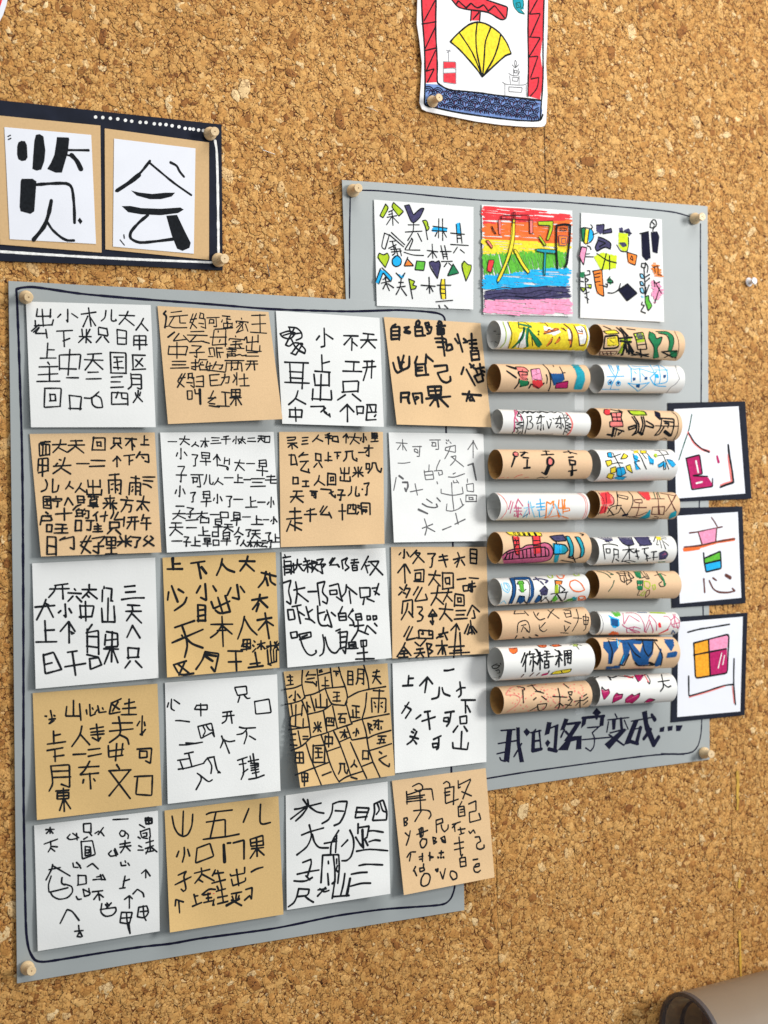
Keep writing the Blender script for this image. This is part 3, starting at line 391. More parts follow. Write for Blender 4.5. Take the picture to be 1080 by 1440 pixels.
sheet('k',[(46,974.7),(221.4,961.4),(227.7,1132.6),(52,1153.1)],(3,2,0,4),2.6,'k',35,950,5.268,"~190,260,205,330,180,355 ~150,300,160,302 ~180,325,225,320 ~185,355,215,335 ~215,295,222,300 ~310,230,302,300,410,300 ~360,185,360,300 ~405,210,415,330 ~455,255,460,285 ~480,215,485,300,520,285 ~540,225,550,275,600,268 ~500,240,505,250 ~575,240,580,250 ~535,255,520,275 ~640,210,625,285,705,270 ~640,205,712,172 ~650,215,700,250 ~690,195,650,262 ~740,210,810,195 ~725,245,820,238 ~715,290,825,288 ~772,175,770,288 ~212,412,215,505 ~215,445,262,435 ~168,508,300,490 ~422,375,410,440,348,525 ~415,440,480,512 ~485,395,580,380 ~490,420,585,410 ~490,440,585,432 ~530,360,545,485 ~500,460,545,485,560,460 ~650,352,795,350 ~628,412,800,395 ~695,305,712,400,700,445,628,495 ~705,440,760,465,770,508 ~850,340,832,370 ~870,300,865,435,892,400 ~885,345,890,370 ~855,435,870,440 ~165,555,280,535 ~222,545,225,635 ~215,600,288,590 ~358,585,450,580 ~470,550,555,540 ~470,598,565,580 ~618,520,622,605,725,590 ~620,560,730,545 ~725,505,715,590 ~680,505,672,630 ~832,545,940,538,930,650,895,632 ~850,565,850,610,905,605,905,560,850,560 ~192,670,330,660,332,828,270,805 ~192,670,210,800,180,855 ~200,710,325,705 ~205,755,338,750 ~480,635,445,700,408,735,545,722 ~400,680,548,672 ~480,725,488,838 ~435,770,430,795 ~510,765,520,780 ~680,660,700,690 ~622,705,785,698 ~780,700,625,890 ~625,705,780,910 ~812,748,945,742 ~835,748,822,880,940,888,945,742 ~230,855,325,848 ~240,870,240,915,325,910,325,865,240,870 ~238,892,325,888 ~285,835,292,1005 ~285,915,258,998 ~295,920,338,985",'brown sheet starting the fourth row, with large 月, 文 and an open 口')
sheet('w',[(232,960),(389.7,948.3),(394.5,1112.2),(236,1130.5)],(2,6,8,0),2.3,'k',225,940,6,"~72,290,62,325 ~97,260,92,340,120,355 ~118,265,165,298 ~310,310,290,345,398,348,398,308,310,312 ~343,298,345,400 ~632,168,655,228,735,215,728,150,632,160 ~672,240,658,285 ~712,228,735,255,758,250 ~798,280,808,385,938,372,920,258,798,280 ~530,372,605,362 ~530,405,625,395 ~568,370,560,440,525,462 ~595,368,608,462 ~320,490,345,590,440,540,458,575 ~320,490,435,462,458,575 ~365,490,385,530,365,565 ~390,480,415,520,450,520 ~132,440,175,440,248,450 ~165,645,225,645,358,622 ~218,628,300,632 ~670,495,705,505,805,500 ~735,508,700,550,650,558 ~725,520,735,560,710,635 ~755,570,805,600 ~520,570,535,610,510,668 ~540,605,585,620,630,610 ~540,600,585,715 ~208,720,280,705 ~240,715,270,830 ~150,775,250,760 ~170,780,195,850 ~155,850,230,840,370,800 ~370,795,400,755,458,745 ~400,755,440,820,430,885 ~455,745,480,860,508,880 ~490,880,500,870 ~315,885,345,905,350,940,305,1022 ~345,905,410,960,440,940 ~655,775,735,748 ~695,760,710,880,685,935 ~670,810,725,800 ~700,880,740,850 ~745,785,830,768 ~760,740,770,790 ~785,720,815,925 ~765,800,830,800,830,830,770,840 ~770,860,830,850 ~780,885,835,872 ~750,935,815,925,878,900 ~765,820,825,815",'white sheet, second in the fourth row, scattered characters, a complicated 瑾 lower right')
sheet('k',[(398.9,944.4),(544.8,932.8),(555.3,1090.3),(422.4,1107.8)],(11,3,0,5),2.3,'k',390,925,6.171,"~218,110,210,225,240,350 ~60,275,150,262,210,235 ~345,100,355,200,365,300 ~240,330,320,315,415,265 ~360,152,460,125 ~460,90,480,260 ~415,265,500,258,580,250 ~532,82,560,180,590,250,612,345,590,400 ~612,345,700,295,800,272,940,250 ~750,65,785,180,795,270 ~68,405,130,395,212,370,240,340 ~212,370,265,490,290,690 ~265,490,400,460,470,405 ~415,265,440,340,470,405,540,410,590,415,605,385 ~290,335,325,460 ~400,460,430,640 ~480,420,520,610 ~600,410,640,560 ~775,305,765,430,735,530 ~640,560,740,530,970,487 ~100,625,270,600 ~520,615,650,572 ~735,530,770,640,790,790,830,905 ~180,635,205,765 ~120,805,220,765,290,690 ~290,690,420,655,520,615 ~490,640,540,740,610,930,635,1020 ~380,670,430,820 ~425,815,540,775 ~540,730,630,690 ~600,590,645,715,780,690 ~780,700,850,665,985,630 ~800,805,870,785,990,745 ~250,745,280,850,325,965,380,1100 ~155,1018,240,985,440,910 ~430,820,450,900,500,1020,535,1075 ~535,1075,600,1030,740,985 ~635,735,690,860,740,970,775,1045 ~740,940,830,905,890,1035 主80,135,140,232 气245,120,340,255 ~365,112,385,105 ~365,125,390,120 上388,165,448,245 下485,115,540,155 目605,115,662,230 月680,98,760,225 夫825,110,895,220 小100,290,200,372 ~255,385,265,470 ~265,415,285,430 山335,320,430,430 王480,290,545,375 正640,405,715,520 雨815,285,940,470 出108,415,225,595 米312,560,382,640 四425,515,490,590 石530,475,600,570 小655,610,710,680 ~785,570,805,655 ~785,568,820,585,795,610,825,625 东835,540,915,620 三110,655,170,755 二222,675,270,710 木545,625,610,690 中412,660,485,770 五865,680,940,740 田155,820,225,910 国308,755,412,900 口735,808,795,885 ~885,815,905,830 ~945,850,880,880,920,920,970,945,972,920 甲205,1000,270,1105 ~390,1020,465,990 几530,920,610,1005 人640,878,690,950 ~640,1035,690,1050",'brown sheet, third in the fourth row, crazed with dividing lines, lower left corner curled')
sheet('w',[(551.9,932.6),(683.4,922.2),(684,1071.4),(555.6,1087.4)],(3,1,0,0),3,'k',540,920,6.75,"~572,155,610,155,662,142 ~235,205,228,295 ~238,230,278,228 ~178,300,272,295 ~410,220,340,298 ~412,218,460,280 ~408,230,388,362 ~525,315,520,410,455,425 ~552,320,565,375,625,395 ~720,265,735,380,710,405 ~690,348,730,318,770,318 ~735,435,865,435 ~772,440,775,555 ~790,490,818,548 ~235,458,170,558 ~200,490,258,525,205,605 ~348,578,305,612 ~385,548,438,540 ~362,635,485,595 ~415,550,435,712 ~580,555,665,542 ~635,560,625,640,595,682 ~570,605,565,635,610,640,612,600,570,605 ~720,595,725,660,785,655,785,585,720,595 ~700,680,658,738 ~760,685,790,730 ~280,712,295,722 ~262,735,280,745 ~310,735,270,820,220,855 ~248,780,325,802 ~288,822,308,850 ~470,808,540,775 ~520,800,520,890,500,902 ~460,850,465,885,510,880,510,845,460,850 ~738,735,730,885 ~652,840,655,890,790,905,800,842",'white sheet ending the fourth row, sparse thick strokes with 山 at the bottom')
sheet('w',[(48.1,1160.7),(222.1,1140),(224.7,1309.4),(53.2,1337.6)],(2,3,0,0),2.3,'k',20,1120,4.909,"木215,215,275,255 ~208,328,298,295 ~250,310,255,350,235,382 ~262,345,298,348 ~250,355,280,378 ~385,262,365,285,385,300,430,290 ~405,255,445,285 ~430,255,435,300 ~478,195,480,245,530,250,530,185,478,190 ~515,245,535,270 ~480,295,505,280 ~462,310,470,432,560,400,540,305,465,312 ~490,345,490,410,530,400,525,350,490,345 ~500,370,520,368,515,390,500,388 ~558,255,582,240 ~615,215,580,262 ~595,240,620,272 ~682,160,785,155 ~740,235,725,255,740,278,765,270,765,240,740,235 ~765,245,790,265,785,290 !3 ~905,150,910,190,950,185,950,150,905,150 ~905,165,950,165 ~925,145,930,190 !2.3 ~865,195,900,215 ~870,240,880,285,920,290 ~880,240,935,220,940,280 ~890,255,915,250,915,275,895,275 ~855,280,870,290 ~860,340,880,350 ~855,370,890,370 ~910,320,960,305 ~905,360,960,340 ~935,280,940,380 ~930,350,910,395 ~945,350,985,382 ~910,385,960,375 ~730,330,800,318 ~730,350,805,340 ~765,305,765,345,735,388 ~770,345,800,375 ~670,375,650,395,665,415,705,405 ~690,370,705,410 ~695,360,715,400 ~405,460,410,488,440,490 ~430,455,455,480 ~445,470,460,495 ~505,485,540,462,580,500 ~735,455,740,478,770,475 ~765,445,770,455 ~785,460,795,475 ~265,470,260,500,220,575 ~270,480,385,548 ~240,505,318,490 ~255,550,235,610,240,660,270,655,370,630 ~330,560,325,600,350,610 ~350,605,400,620,405,660,370,700,310,712,265,690,250,660 口432,545,500,615 ~545,575,590,570,625,575 ~570,555,600,550 ~595,540,605,575 ~610,540,630,575 ~880,530,908,505,938,548 ~908,505,908,560 ~475,640,485,690,520,680,525,665,475,640 ~515,635,520,665 ~540,658,610,650 ~580,655,590,715 ~580,670,550,710 ~590,675,615,695 ~765,550,750,630 ~755,585,795,572 ~728,635,765,630 ~820,672,850,640,890,665,895,692 ~762,710,795,685,815,705 ~795,690,795,770 ~428,690,440,712,462,708 ~605,740,595,800,630,830,680,820,705,790,700,765,595,780 ~630,745,645,765 ~640,735,655,755 ~670,735,640,765 ~740,800,730,870,795,880,815,800,740,800 ~735,840,810,835 ~775,800,780,880,800,945 ~790,870,800,945 ~860,765,850,830,900,840,930,800,915,755,860,765 ~890,755,895,830,910,855 ~870,795,925,790 ~318,875,365,780,400,790,448,855 ~418,930,475,925 ~445,890,450,945 ~450,935,435,965 ~455,935,470,965 ~435,965,460,970",'white sheet starting the bottom row, small loose scrawls around a big rounded 食-like shape')
sheet('k',[(231.4,1139.9),(391.5,1119.7),(398.6,1285.9),(239,1311.4)],(5,3,0,5),2.6,'k',220,1110,5.684,"~125,215,140,300,170,355,215,380,255,360,285,290,290,200 ~215,175,208,375 ~400,200,430,185,605,165 ~475,185,430,388 ~400,262,550,240,550,380 ~375,400,450,390,560,378,660,358 ~738,155,695,262 ~832,120,825,270,855,280,910,265 ~178,495,162,538 ~222,465,225,520,208,580 ~250,480,265,532 ~325,470,312,590,458,535,428,432,325,470 !4.4 ~538,445,545,580 !3 ~568,430,592,428 ~615,428,700,405,700,555 !2.6 ~750,400,755,455,855,445 ~750,400,850,368,855,445 ~755,430,845,412 ~800,395,805,535 ~760,475,855,465 ~800,475,750,550 ~810,480,860,525 ~175,685,240,655,215,695,240,800,215,815,198,798 ~150,762,275,700 ~305,670,425,640 ~358,630,365,680,308,750 ~368,680,460,730 ~340,722,370,740 ~470,645,448,690 ~455,675,535,665 ~445,750,550,722 ~490,650,525,800 ~590,680,595,692,705,670,705,625 ~640,640,658,768 ~600,720,610,770,712,735,712,710 ~758,660,800,635,850,622 ~150,930,155,880,215,900 ~178,890,185,985 ~300,840,320,920 ~305,855,330,850 ~288,935,360,905 ~365,840,420,795,470,800 ~375,845,430,835 ~400,870,440,865 ~380,905,445,890 ~412,830,415,895 ~485,775,495,800 ~480,815,550,795 ~490,865,565,850 ~490,915,570,895 ~520,800,535,900 ~455,910,460,925 ~460,880,450,925 ~600,835,680,820 ~640,830,635,870 ~605,855,615,880 ~660,850,655,870 ~600,885,680,928 !3.6 ~660,875,560,928 !2.6 ~715,800,765,785,760,880,750,860 ~705,885,745,850 #r !1 ~425,825,432,823 ~455,834,462,832",'brown sheet, second in the bottom row, with a large 山 and 五 across the top')
sheet('w',[(401.8,1118.3),(545,1099.1),(549,1256.8),(403.4,1279.7)],(2,6,8,0),2.8,'T',390,1090,6.353,"#k ~230,215,265,265,270,290,220,360,165,408 ~270,220,280,270,200,300,155,305 ~260,285,120,392 ~270,280,390,250 ~290,285,350,330,415,340 ~495,265,490,330,460,400,400,432 ~495,258,550,235,625,235,605,340,560,430,508,450 ~518,318,590,322 ~712,288,695,382,800,370 ~712,290,820,295,785,400 ~700,330,810,332 ~865,258,870,330,850,405,975,400,980,330,945,222,865,258 ~895,260,915,310,885,350 ~920,250,940,320,970,330 ~218,535,290,505,412,472 ~285,445,310,540,270,640,175,712 ~312,530,330,600,370,650,455,650 ~548,495,480,600,475,710 ~420,610,530,590 ~530,540,520,690 ~500,580,530,565 ~628,580,575,635 ~648,492,680,560,685,640,660,730,620,765,578,765 ~722,435,720,520 ~722,470,820,455,800,560,790,560 !4 ~760,490,765,640 !2.8 ~700,555,740,620,770,650 ~780,570,808,628 ~810,500,860,495,945,510 ~820,595,870,578,918,585 ~708,680,820,660,985,675 ~730,808,790,795,940,802 ~662,885,740,870,802,868 ~655,992,750,965,832,965 ~228,780,300,752,305,790,270,900 ~178,885,280,862,370,848 ~150,945,210,950,260,945,312,915 ~255,900,290,935 ~405,715,390,960 ~405,715,548,710,555,830,540,965 ~500,715,515,850,515,940 ~530,750,530,790 ~535,810,525,850,545,865 ~455,770,457,790 ~450,880,458,980 ~515,930,500,1040,490,1100 ~490,970,515,950 ~500,1085,640,1075 ~603,880,590,980,565,1075 !4 ~650,925,620,1075 !2.8 ~190,1020,175,1085,275,1075,285,1020,190,1015 ~175,1085,150,1140,100,1175 ~250,1085,280,1110,322,1135 ~365,1025,435,1015 ~360,1080,430,1005 ~380,1015,420,1045,460,1030",'white sheet, third in the bottom row, tall sweeping characters beginning 水月日四')
sheet('k',[(551.2,1098),(683,1080.2),(695.4,1233.8),(568,1258.7)],(7,6,0,0),2.3,'k',545,1075,6.75,"~238,208,300,175,335,205,330,240,300,260,260,240 ~180,258,185,375 ~185,290,260,265,330,235,420,232,435,335 ~190,310,350,290 ~180,355,360,335 ~305,250,315,430 ~190,330,330,312 ~248,440,340,430,400,440,415,480,392,515 ~320,440,260,540 ~532,180,560,158,590,180,590,210 ~545,228,630,210 ~545,230,550,372,670,330 ~630,210,625,380 ~540,268,590,258 ~550,295,590,288 ~670,155,672,225,690,215 ~675,195,785,140 ~788,150,750,230,715,325 ~705,258,795,298 ~705,352,680,400 ~670,400,675,495,732,485 ~672,405,725,395,735,485 ~690,430,715,425 ~690,455,715,450 ~770,375,838,345,840,440,775,455,780,550,885,522,868,465 ~155,515,160,580 ~155,512,185,505,190,530,165,545,188,560,175,580,158,582 ~460,530,465,645 ~462,530,520,512,525,550,470,570 ~510,575,515,610,540,640,575,610,575,575 ~615,570,690,545 ~650,560,615,600 ~635,590,640,635 ~670,620,735,610 ~690,600,700,655 ~685,665,725,650 ~168,650,200,680 ~215,632,205,690,178,765 ~278,665,380,625 ~300,620,310,690,340,680,335,600,295,615 ~318,600,320,690 ~330,705,305,740,320,790,345,790,372,750,370,710,330,705 ~430,695,440,755 ~430,690,460,700,445,725,468,735,440,755 ~505,700,550,740 ~505,700,540,680,552,742,520,735,510,705 ~772,635,785,655,815,620,830,650 ~832,690,870,685,885,730,845,750,845,795,880,808,918,790,915,765 ~635,752,720,735 ~635,810,720,790 ~678,690,695,860 ~712,855,695,890 ~685,895,692,972,745,962 ~688,890,738,880,745,962 ~700,925,735,920 ~185,880,215,830,265,830 ~220,850,208,915 ~300,878,335,870 ~305,900,330,898 ~330,845,332,920 ~400,835,402,910 ~390,865,438,880,415,885 !3 ~478,880,482,884 ~505,880,508,884 ~530,880,533,884 !2.3 ~510,820,508,860 ~490,840,530,835 ~265,970,245,1010 ~255,1010,275,1055 ~342,945,340,975 ~305,985,308,1020,350,1005,345,980,305,985 ~350,1035,320,1080,315,1140,340,1160,390,1140,408,1070,390,1035,350,1035 !4 ~460,1000,472,1012,476,995 !2.3 ~500,1020,525,1090,548,990 ~600,1015,590,1050,620,1095,660,1080,655,1030,620,1010,600,1015 ~812,905,855,898 ~820,975,870,965,870,940,840,945,815,980,825,1020,860,1025,880,1005",'brown sheet at the bottom right, overhanging the panel onto the cork, headed 勇敢')


# ------------------------------------------------------------------ three coloured sheets on the back panel
def top_sheet(corners, ox, oy, sc, spec, label, w=1.6):
    sh = Sheet(corners, HB + .0006, .0008, .0014, 0, 0, seed=len(label)); o = sh.mesh('coloured_drawing', white_p)
    a = Art(sh); a.draw(spec, ox, oy, sc, 'g', w); a.build(o, 'drawn_lines'); tag(o, label, 'drawing', 'coloured sheets on the back panel')

top_sheet([(525.9,280.7),(665.9,291),(665.6,435.2),(530,430)],520,270,6.75,"#l @150,115,180,150,125,245,95,225 @225,100,320,185,275,230,205,140 #k ~150,115,180,150,125,245,95,225,150,115 ~225,100,320,185,275,230,205,140,225,100 ~180,190,220,170 ~165,240,255,225 ~180,215,215,205 ~210,180,215,230,220,315 ~205,240,160,310 ~220,240,272,295 #u @330,130,375,120,410,215,480,155,515,155,480,240,420,295,390,280,350,180 #k ~330,130,350,180,390,280,420,295,480,240,515,155,480,155,415,220,375,120,330,130 ~365,312,468,312 ~338,380,495,372 ~415,290,415,372,360,460 ~455,392,492,468 #l @500,272,540,270,555,300,565,340,545,368 #k ~500,275,530,265,550,290,545,315,565,335,555,360,540,368,515,300,500,275 ~525,320,548,450 #b @595,340,735,340,730,380,590,370 #k ~600,325,735,345 ~590,365,730,375 ~655,255,652,435 ~690,255,692,460 ~640,380,620,420 ~700,380,728,430 #b @820,300,855,292,865,395,828,395 #k ~820,310,832,480 ~855,300,875,485 ~768,390,898,402 ~835,410,865,412 ~835,440,865,440 ~768,498,935,508 ~830,525,795,578 ~860,548,898,578 ~140,390,108,525,145,545,185,410,140,390 ~185,405,320,520 ~205,385,330,500 ~190,470,240,465 ~180,535,250,500 ~215,470,240,580 ~205,570,300,560 ~200,545,290,540 ~240,520,270,610 ~215,600,235,585 ~285,540,300,605 ~400,440,330,550,475,552 ~375,540,412,455,395,440 ~325,572,410,600,510,603 ~545,555,645,568 ~592,495,598,628 ~592,570,552,618 ~600,570,635,622 ~675,510,700,635 ~710,510,738,640 ~670,565,772,565 ~700,590,735,590 ~700,612,735,612 ~680,660,782,658 ~730,675,705,710 ~750,675,775,700 #l @70,620,90,580,130,600,170,580,188,620,145,715 #k ~145,715,72,620,90,580,130,600,165,580,188,620,148,715 #b @210,660,230,610,285,610,305,660,275,705,230,705 #k ~250,605,210,640,215,690,250,712,295,690,300,640,270,608,250,605 #o @330,700,365,645,405,695 #k ~360,620,325,703,415,700,360,640 #G @445,655,525,662,512,745,428,738 #k ~445,655,525,662,512,745,428,738,445,655 #u @565,670,590,652,622,670,655,655,675,700,640,810 #k ~640,820,570,710,565,665,600,655,622,670,655,652,672,690,642,820 #D @790,690,735,795,845,770 #k ~790,685,735,798,845,770,790,685 #l @870,680,895,655,930,700,960,700,960,740,912,840 #k ~912,845,868,700,895,655,928,690,962,695,960,740,915,840 #b @100,730,130,755,85,870,55,855 @130,745,215,815,200,850,120,760 #k ~100,730,55,850 ~115,720,212,810,198,852,125,765,85,870 ~125,830,165,812 ~110,865,195,845 ~145,810,160,880,185,935 ~150,870,125,920 ~170,870,225,908 #b @260,770,300,800,330,770,320,810,295,825 #k ~250,770,300,822,332,770 ~275,858,318,858 ~260,905,335,895 ~298,820,290,900,250,972 ~300,915,348,982 #l @375,830,420,850,410,880,440,895,425,920,395,920 #k ~370,825,405,1012 ~370,825,425,850,405,885,442,895,430,920,395,925 ~487,885,620,895 ~562,810,568,960 ~562,895,540,925 ~575,900,600,945 #y @680,830,710,830,712,1015,675,1015 #k ~640,885,768,885 ~680,830,665,915,680,1010 ~710,830,720,1010 ~670,920,715,925 ~670,960,715,965 ~628,1042,785,1028 ~655,1075,665,1100 ~710,1075,740,1105",'leftmost of three coloured sheets, block characters and a row of hearts and shapes')
top_sheet([(677.5,287.8),(804.8,296.2),(805,444.9),(680,442)],670,280,7.714,"#r %5:62,72,1030,165,1030,240,780,250,70,275 #O %4:70,265,780,245,1020,235,1020,500,700,480,70,435 #y %3:60,430,600,460,1020,510,1020,580,500,590,60,615 #G %75:60,600,500,565,970,570,980,740,600,780,380,820,70,815 #b %4:70,830,400,810,700,750,1010,750,1000,930,700,950,70,1000 #u %4:90,1000,700,950,1000,960,1010,1060,700,1090,80,1080 %-3:90,1000,700,950,1000,960,1010,1060,700,1090,80,1080 #n !1 ~80,1095,300,1045,600,1082,1020,1035 ~100,1000,300,955,380,972,720,948,960,960 ~420,1050,600,1072,800,1000 ~110,1040,300,1010,500,1040,700,980,980,1020 #p %6:80,1100,1020,1090,1020,1250,80,1240 #y !1 @385,220,412,220,410,400,385,540,320,700,240,900,215,890,300,700,360,500 @400,550,425,545,500,690,572,790,555,810,480,720 #k ~385,220,380,400,345,560,300,700,210,885,222,915,260,860,340,700,390,540,412,400,412,220 ~395,550,425,545,500,690,572,790,552,812,480,720,395,560 !1.1 ~262,190,300,180,560,175,570,230,262,215,262,190 ~230,225,240,385 ~258,190,255,390 #s @235,235,255,235,255,380,240,380 @575,235,605,235,602,370,578,370 #k ~570,230,572,375,605,375,605,230,570,230 ~388,148,412,148,412,260,388,260,388,148 ~160,295,210,385,180,360,158,300 #s @95,455,125,450,168,515,160,535 #k ~95,455,125,450,168,515,160,540,95,455 #r @125,665,185,670,150,795,105,780 #k ~125,665,180,660,185,680,150,800,105,775,125,665 #l @665,245,825,240,820,330,775,450,750,445,790,290,670,285 #k ~665,245,825,240,820,330,775,450,750,445,795,290,670,285 #l @675,400,750,500,735,510,670,420 #k ~680,395,750,500,730,512,668,420 #t !1.1 @650,545,850,560,845,585,650,570 #k ~630,555,650,540,850,555,845,600,720,585,650,568 #t @728,585,748,585,735,830,715,820 #k ~728,585,715,810,735,840,748,585 !3 ~862,290,855,500,870,755 ~865,290,950,275,1010,285,1005,430,985,600,975,700,950,740 !1 ~905,315,968,320,965,345,905,342,905,315 #o @885,400,985,405,965,510,890,505 #u ~885,400,985,405,965,510,890,505,885,400 ~915,430,960,430,955,485,915,485,915,430",'white sheet covered in rainbow crayon bands of red, orange, yellow, green, blue and pink',1.2)
top_sheet([(817.3,298.8),(930.7,308.4),(934,452.7),(816,446.9)],805,290,7.714,"#D @95,240,140,230,130,400,95,380 #y @140,250,180,255,160,410,125,405 #b @185,250,225,270,220,370,175,390 #k ~95,240,100,350,140,412,200,390,235,330,215,250,130,230,95,240 ~140,245,125,400 ~182,255,160,410 ~200,200,220,230,200,245 ~220,310,270,290 #u @258,205,345,195,335,290,300,300,258,270 @340,260,420,240,425,285,330,300 @280,335,340,350,420,400,410,465,350,440,265,490,240,450,260,400 #k ~260,205,345,197,335,290 ~340,262,420,240,428,285,330,300 !1.9 ~280,335,340,350,420,400,410,465,350,440,265,490,240,450,280,370,360,400,290,440 !1.6 #u @505,235,545,235,550,300,510,280 @560,260,610,240,640,295,610,330 #L @500,290,600,300,600,470,560,495,500,440 #k ~510,270,640,295 ~480,420,520,490,590,495,610,420,605,340 ~510,400,540,440,585,430,570,395,510,400 #u @510,400,540,440,585,430,570,395 #o @592,505,700,535,680,640,600,615 #k ~592,500,700,532,680,640,600,610,592,500 ~640,540,625,570,655,590,650,550,640,540 #p @105,440,150,450,120,630,70,540 #k ~100,440,155,450,135,540,120,640,70,540,100,440 ~145,548,225,550 ~150,520,185,515 ~160,430,190,440,200,470 #L @230,550,320,505,480,540,470,670,310,690 #k !2 ~265,515,370,590,475,615 ~365,515,345,600,320,690 ~400,540,402,685 !1.6 #o @220,705,320,690,340,980,265,940 #k ~218,705,318,688,340,980,260,940,225,710 ~240,740,300,725 ~240,775,295,765 ~245,825,300,815 ~285,855,330,860,375,880,380,850,360,845 #D @370,800,410,780,440,820,410,850 #k ~405,765,380,800,430,800,440,830,380,830 ~105,720,135,740,140,850,165,1050 ~85,720,80,760,115,775 ~80,790,75,810,120,820 ~160,700,185,700,190,740,140,750 ~140,780,175,800,150,820 #D @85,720,130,715,120,775,80,765 #l @95,880,140,885,120,930 @160,855,205,855,190,890 #k ~90,880,95,910,120,930,140,890,90,880 ~160,850,205,850,200,890,160,880 ~130,950,180,930 ~135,985,175,1010 #n @595,845,700,945,590,1025,500,910 #k ~595,842,702,945,590,1028,498,910,595,842 ~385,940,440,945,500,910,520,840 #n @745,290,825,275,845,560,800,590,755,540 #k ~730,295,760,300,820,275 #n @850,285,915,275,940,330,920,510,870,500 #k ~870,270,880,220 ~845,185,840,230,880,240,915,200,900,150,870,145,845,185 ~860,170,890,200 ~750,620,745,660,785,670,790,620,750,620 ~790,615,820,650,810,720 ~775,670,785,850,790,1050 #c @730,735,760,740,770,785,740,780 @730,820,760,820,775,860,740,855 @730,890,765,890,775,950,740,940 @740,970,780,980,760,1000 #k ~730,735,760,735,775,785,740,780,730,735 ~730,820,750,815,775,860,740,860,730,820 ~730,890,760,885,778,945,740,940,730,890 ~835,740,790,770 ~835,780,790,820 ~830,855,790,960,795,880 #G @790,980,825,970,825,1020,865,1080,820,1135,795,1050 #k ~790,980,825,970,825,1020,865,1080,820,1135,795,1060 ~755,1040,745,1070,780,1075,750,1120,740,1140,790,1160 #o %5:840,610,930,620,970,770,900,760 #k ~875,665,925,645,925,745,965,750 ~885,660,895,720 #p %5:860,810,950,830,975,930,890,1055,860,950 #k ~880,805,960,945 ~945,820,905,840 ~940,890,890,1050 ~880,805,890,870",'white sheet of small separate drawings, a navy diamond at its middle, rightmost of three')


# ------------------------------------------------------------------ paper tubes
class Tube:
    def __init__(s, a, b, ha, hb):
        s.r = .5 * (ha * depth(unp([a])[0]) + hb * depth(unp([b])[0])) / F * .985
        h = HB + .0004 + s.r; s.A = unp([a], h)[0]; s.B = unp([b], h)[0]
        s.L = np.linalg.norm(s.B - s.A); s.u = (s.B - s.A) / s.L
        s.e1 = np.cross(s.u, [0, 1, 0]); s.e1 /= np.linalg.norm(s.e1); s.e2 = np.cross(s.e1, s.u)
    def __call__(s, P, inner=False):
        d = ray(P); d /= np.linalg.norm(d, axis=1)[:, None]; o = CAM - s.A; r = s.r - (.0004 if inner else 0)
        dp = d - (d @ s.u)[:, None] * s.u; op = o - (o @ s.u) * s.u
        a = (dp ** 2).sum(1); b = 2 * dp @ op; c = op @ op - r * r; q = b * b - 4 * a * c
        with np.errstate(invalid='ignore'): t = (-b + (1 if inner else -1) * np.sqrt(q)) / (2 * a)
        X = CAM + d * t[:, None]; rad = X - s.A; al = rad @ s.u; Nn = rad - al[:, None] * s.u; Nn /= np.linalg.norm(Nn, axis=1)[:, None]
        X[(al < .0003) | (al > s.L - .0003)] = np.nan
        return X, -Nn if inner else Nn
    def mesh(s, m, seam=.9, n=64):
        V = []; Fc = []; th = .0003; ov = .35; k = n + 5
        for j, al in enumerate(np.linspace(0, s.L, 9)):
            for i in range(k):
                f = i / n * 2 * math.pi + seam; e = -.0006 * max(0, (i - n + 1) / 5) + .0005 * (i / n) * 0
                w = 1 + .012 * math.sin(2 * f + s.L * 900) + .006 * math.sin(3 * f + al * 60)
                for rr in (s.r * w - e * .0, s.r * w - th):
                    rr -= .0004 * (1 if i >= n - 1 else 0) * min(1, (i - n + 2) / 3)
                    V.append(s.A + s.u * al + (s.e1 * math.cos(f) + s.e2 * math.sin(f)) * min(rr, s.r * 1.0 + 0 if rr > s.r - th / 2 else s.r - th))
        R2 = 2 * k
        for j in range(8):
            for i in range(k - 1):
                p = j * R2 + 2 * i
                Fc.append((p, p + 2, p + 2 + R2, p + R2)); Fc.append((p + 1, p + 1 + R2, p + 3 + R2, p + 3))
            for i in (0, k - 1):
                p = j * R2 + 2 * i; Fc.append((p, p + 1, p + 1 + R2, p + R2))
        for j in (0, 8):
            for i in range(k - 1): p = j * R2 + 2 * i; Fc.append((p, p + 1, p + 3, p + 2))
        o = mesh('paper_tube', V, Fc, m, None, True)
        if hasattr(o.data, 'set_sharp_from_angle'): o.data.set_sharp_from_angle(angle=.7)
        return o
def tube(kind, lx, ltop, lbot, rx, rtop, rbot, oy1, ox, oy, spec, label, inner=None):
    z = 3.484; P = lambda x, y: (670 + x / z, oy1 + y / z)
    t = Tube(P(lx, (ltop + lbot) / 2), P(rx, (rtop + rbot) / 2), (lbot - ltop) / 2 / z, (rbot - rtop) / 2 / z)
    m = mat('rolled white paper', (.80, .80, .77), .75, .015, 60, .2, 700) if kind == 'w' else mat('rolled kraft paper', (.74, .50, .30), .7, .04, 700, .25, 900)
    o = t.mesh(m, seam=random.uniform(1.2, 2.4)); a = Art(t, 1.6)
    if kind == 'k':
        o.data.materials.append(mat('kraft paper with painted inner shade', (.52, .29, .095), .85, .05, 700, .25, 900))  # inner faces: amber bounce and shade inside the roll, painted as darker kraft
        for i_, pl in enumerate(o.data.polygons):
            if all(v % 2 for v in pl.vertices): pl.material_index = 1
    a.ws = 1.3; a.draw(spec, ox, oy, 6.968, 'k', 1.2); a.build(o, 'drawn_lines')
    if inner:
        a = Art(lambda P: t(P, True), 1.6); a.draw(inner, ox, oy, 6.968, 'k', .9); a.build(o, 'inside_scribble')
    tag(o, label, 'paper tube', 'rolled paper tubes'); return t

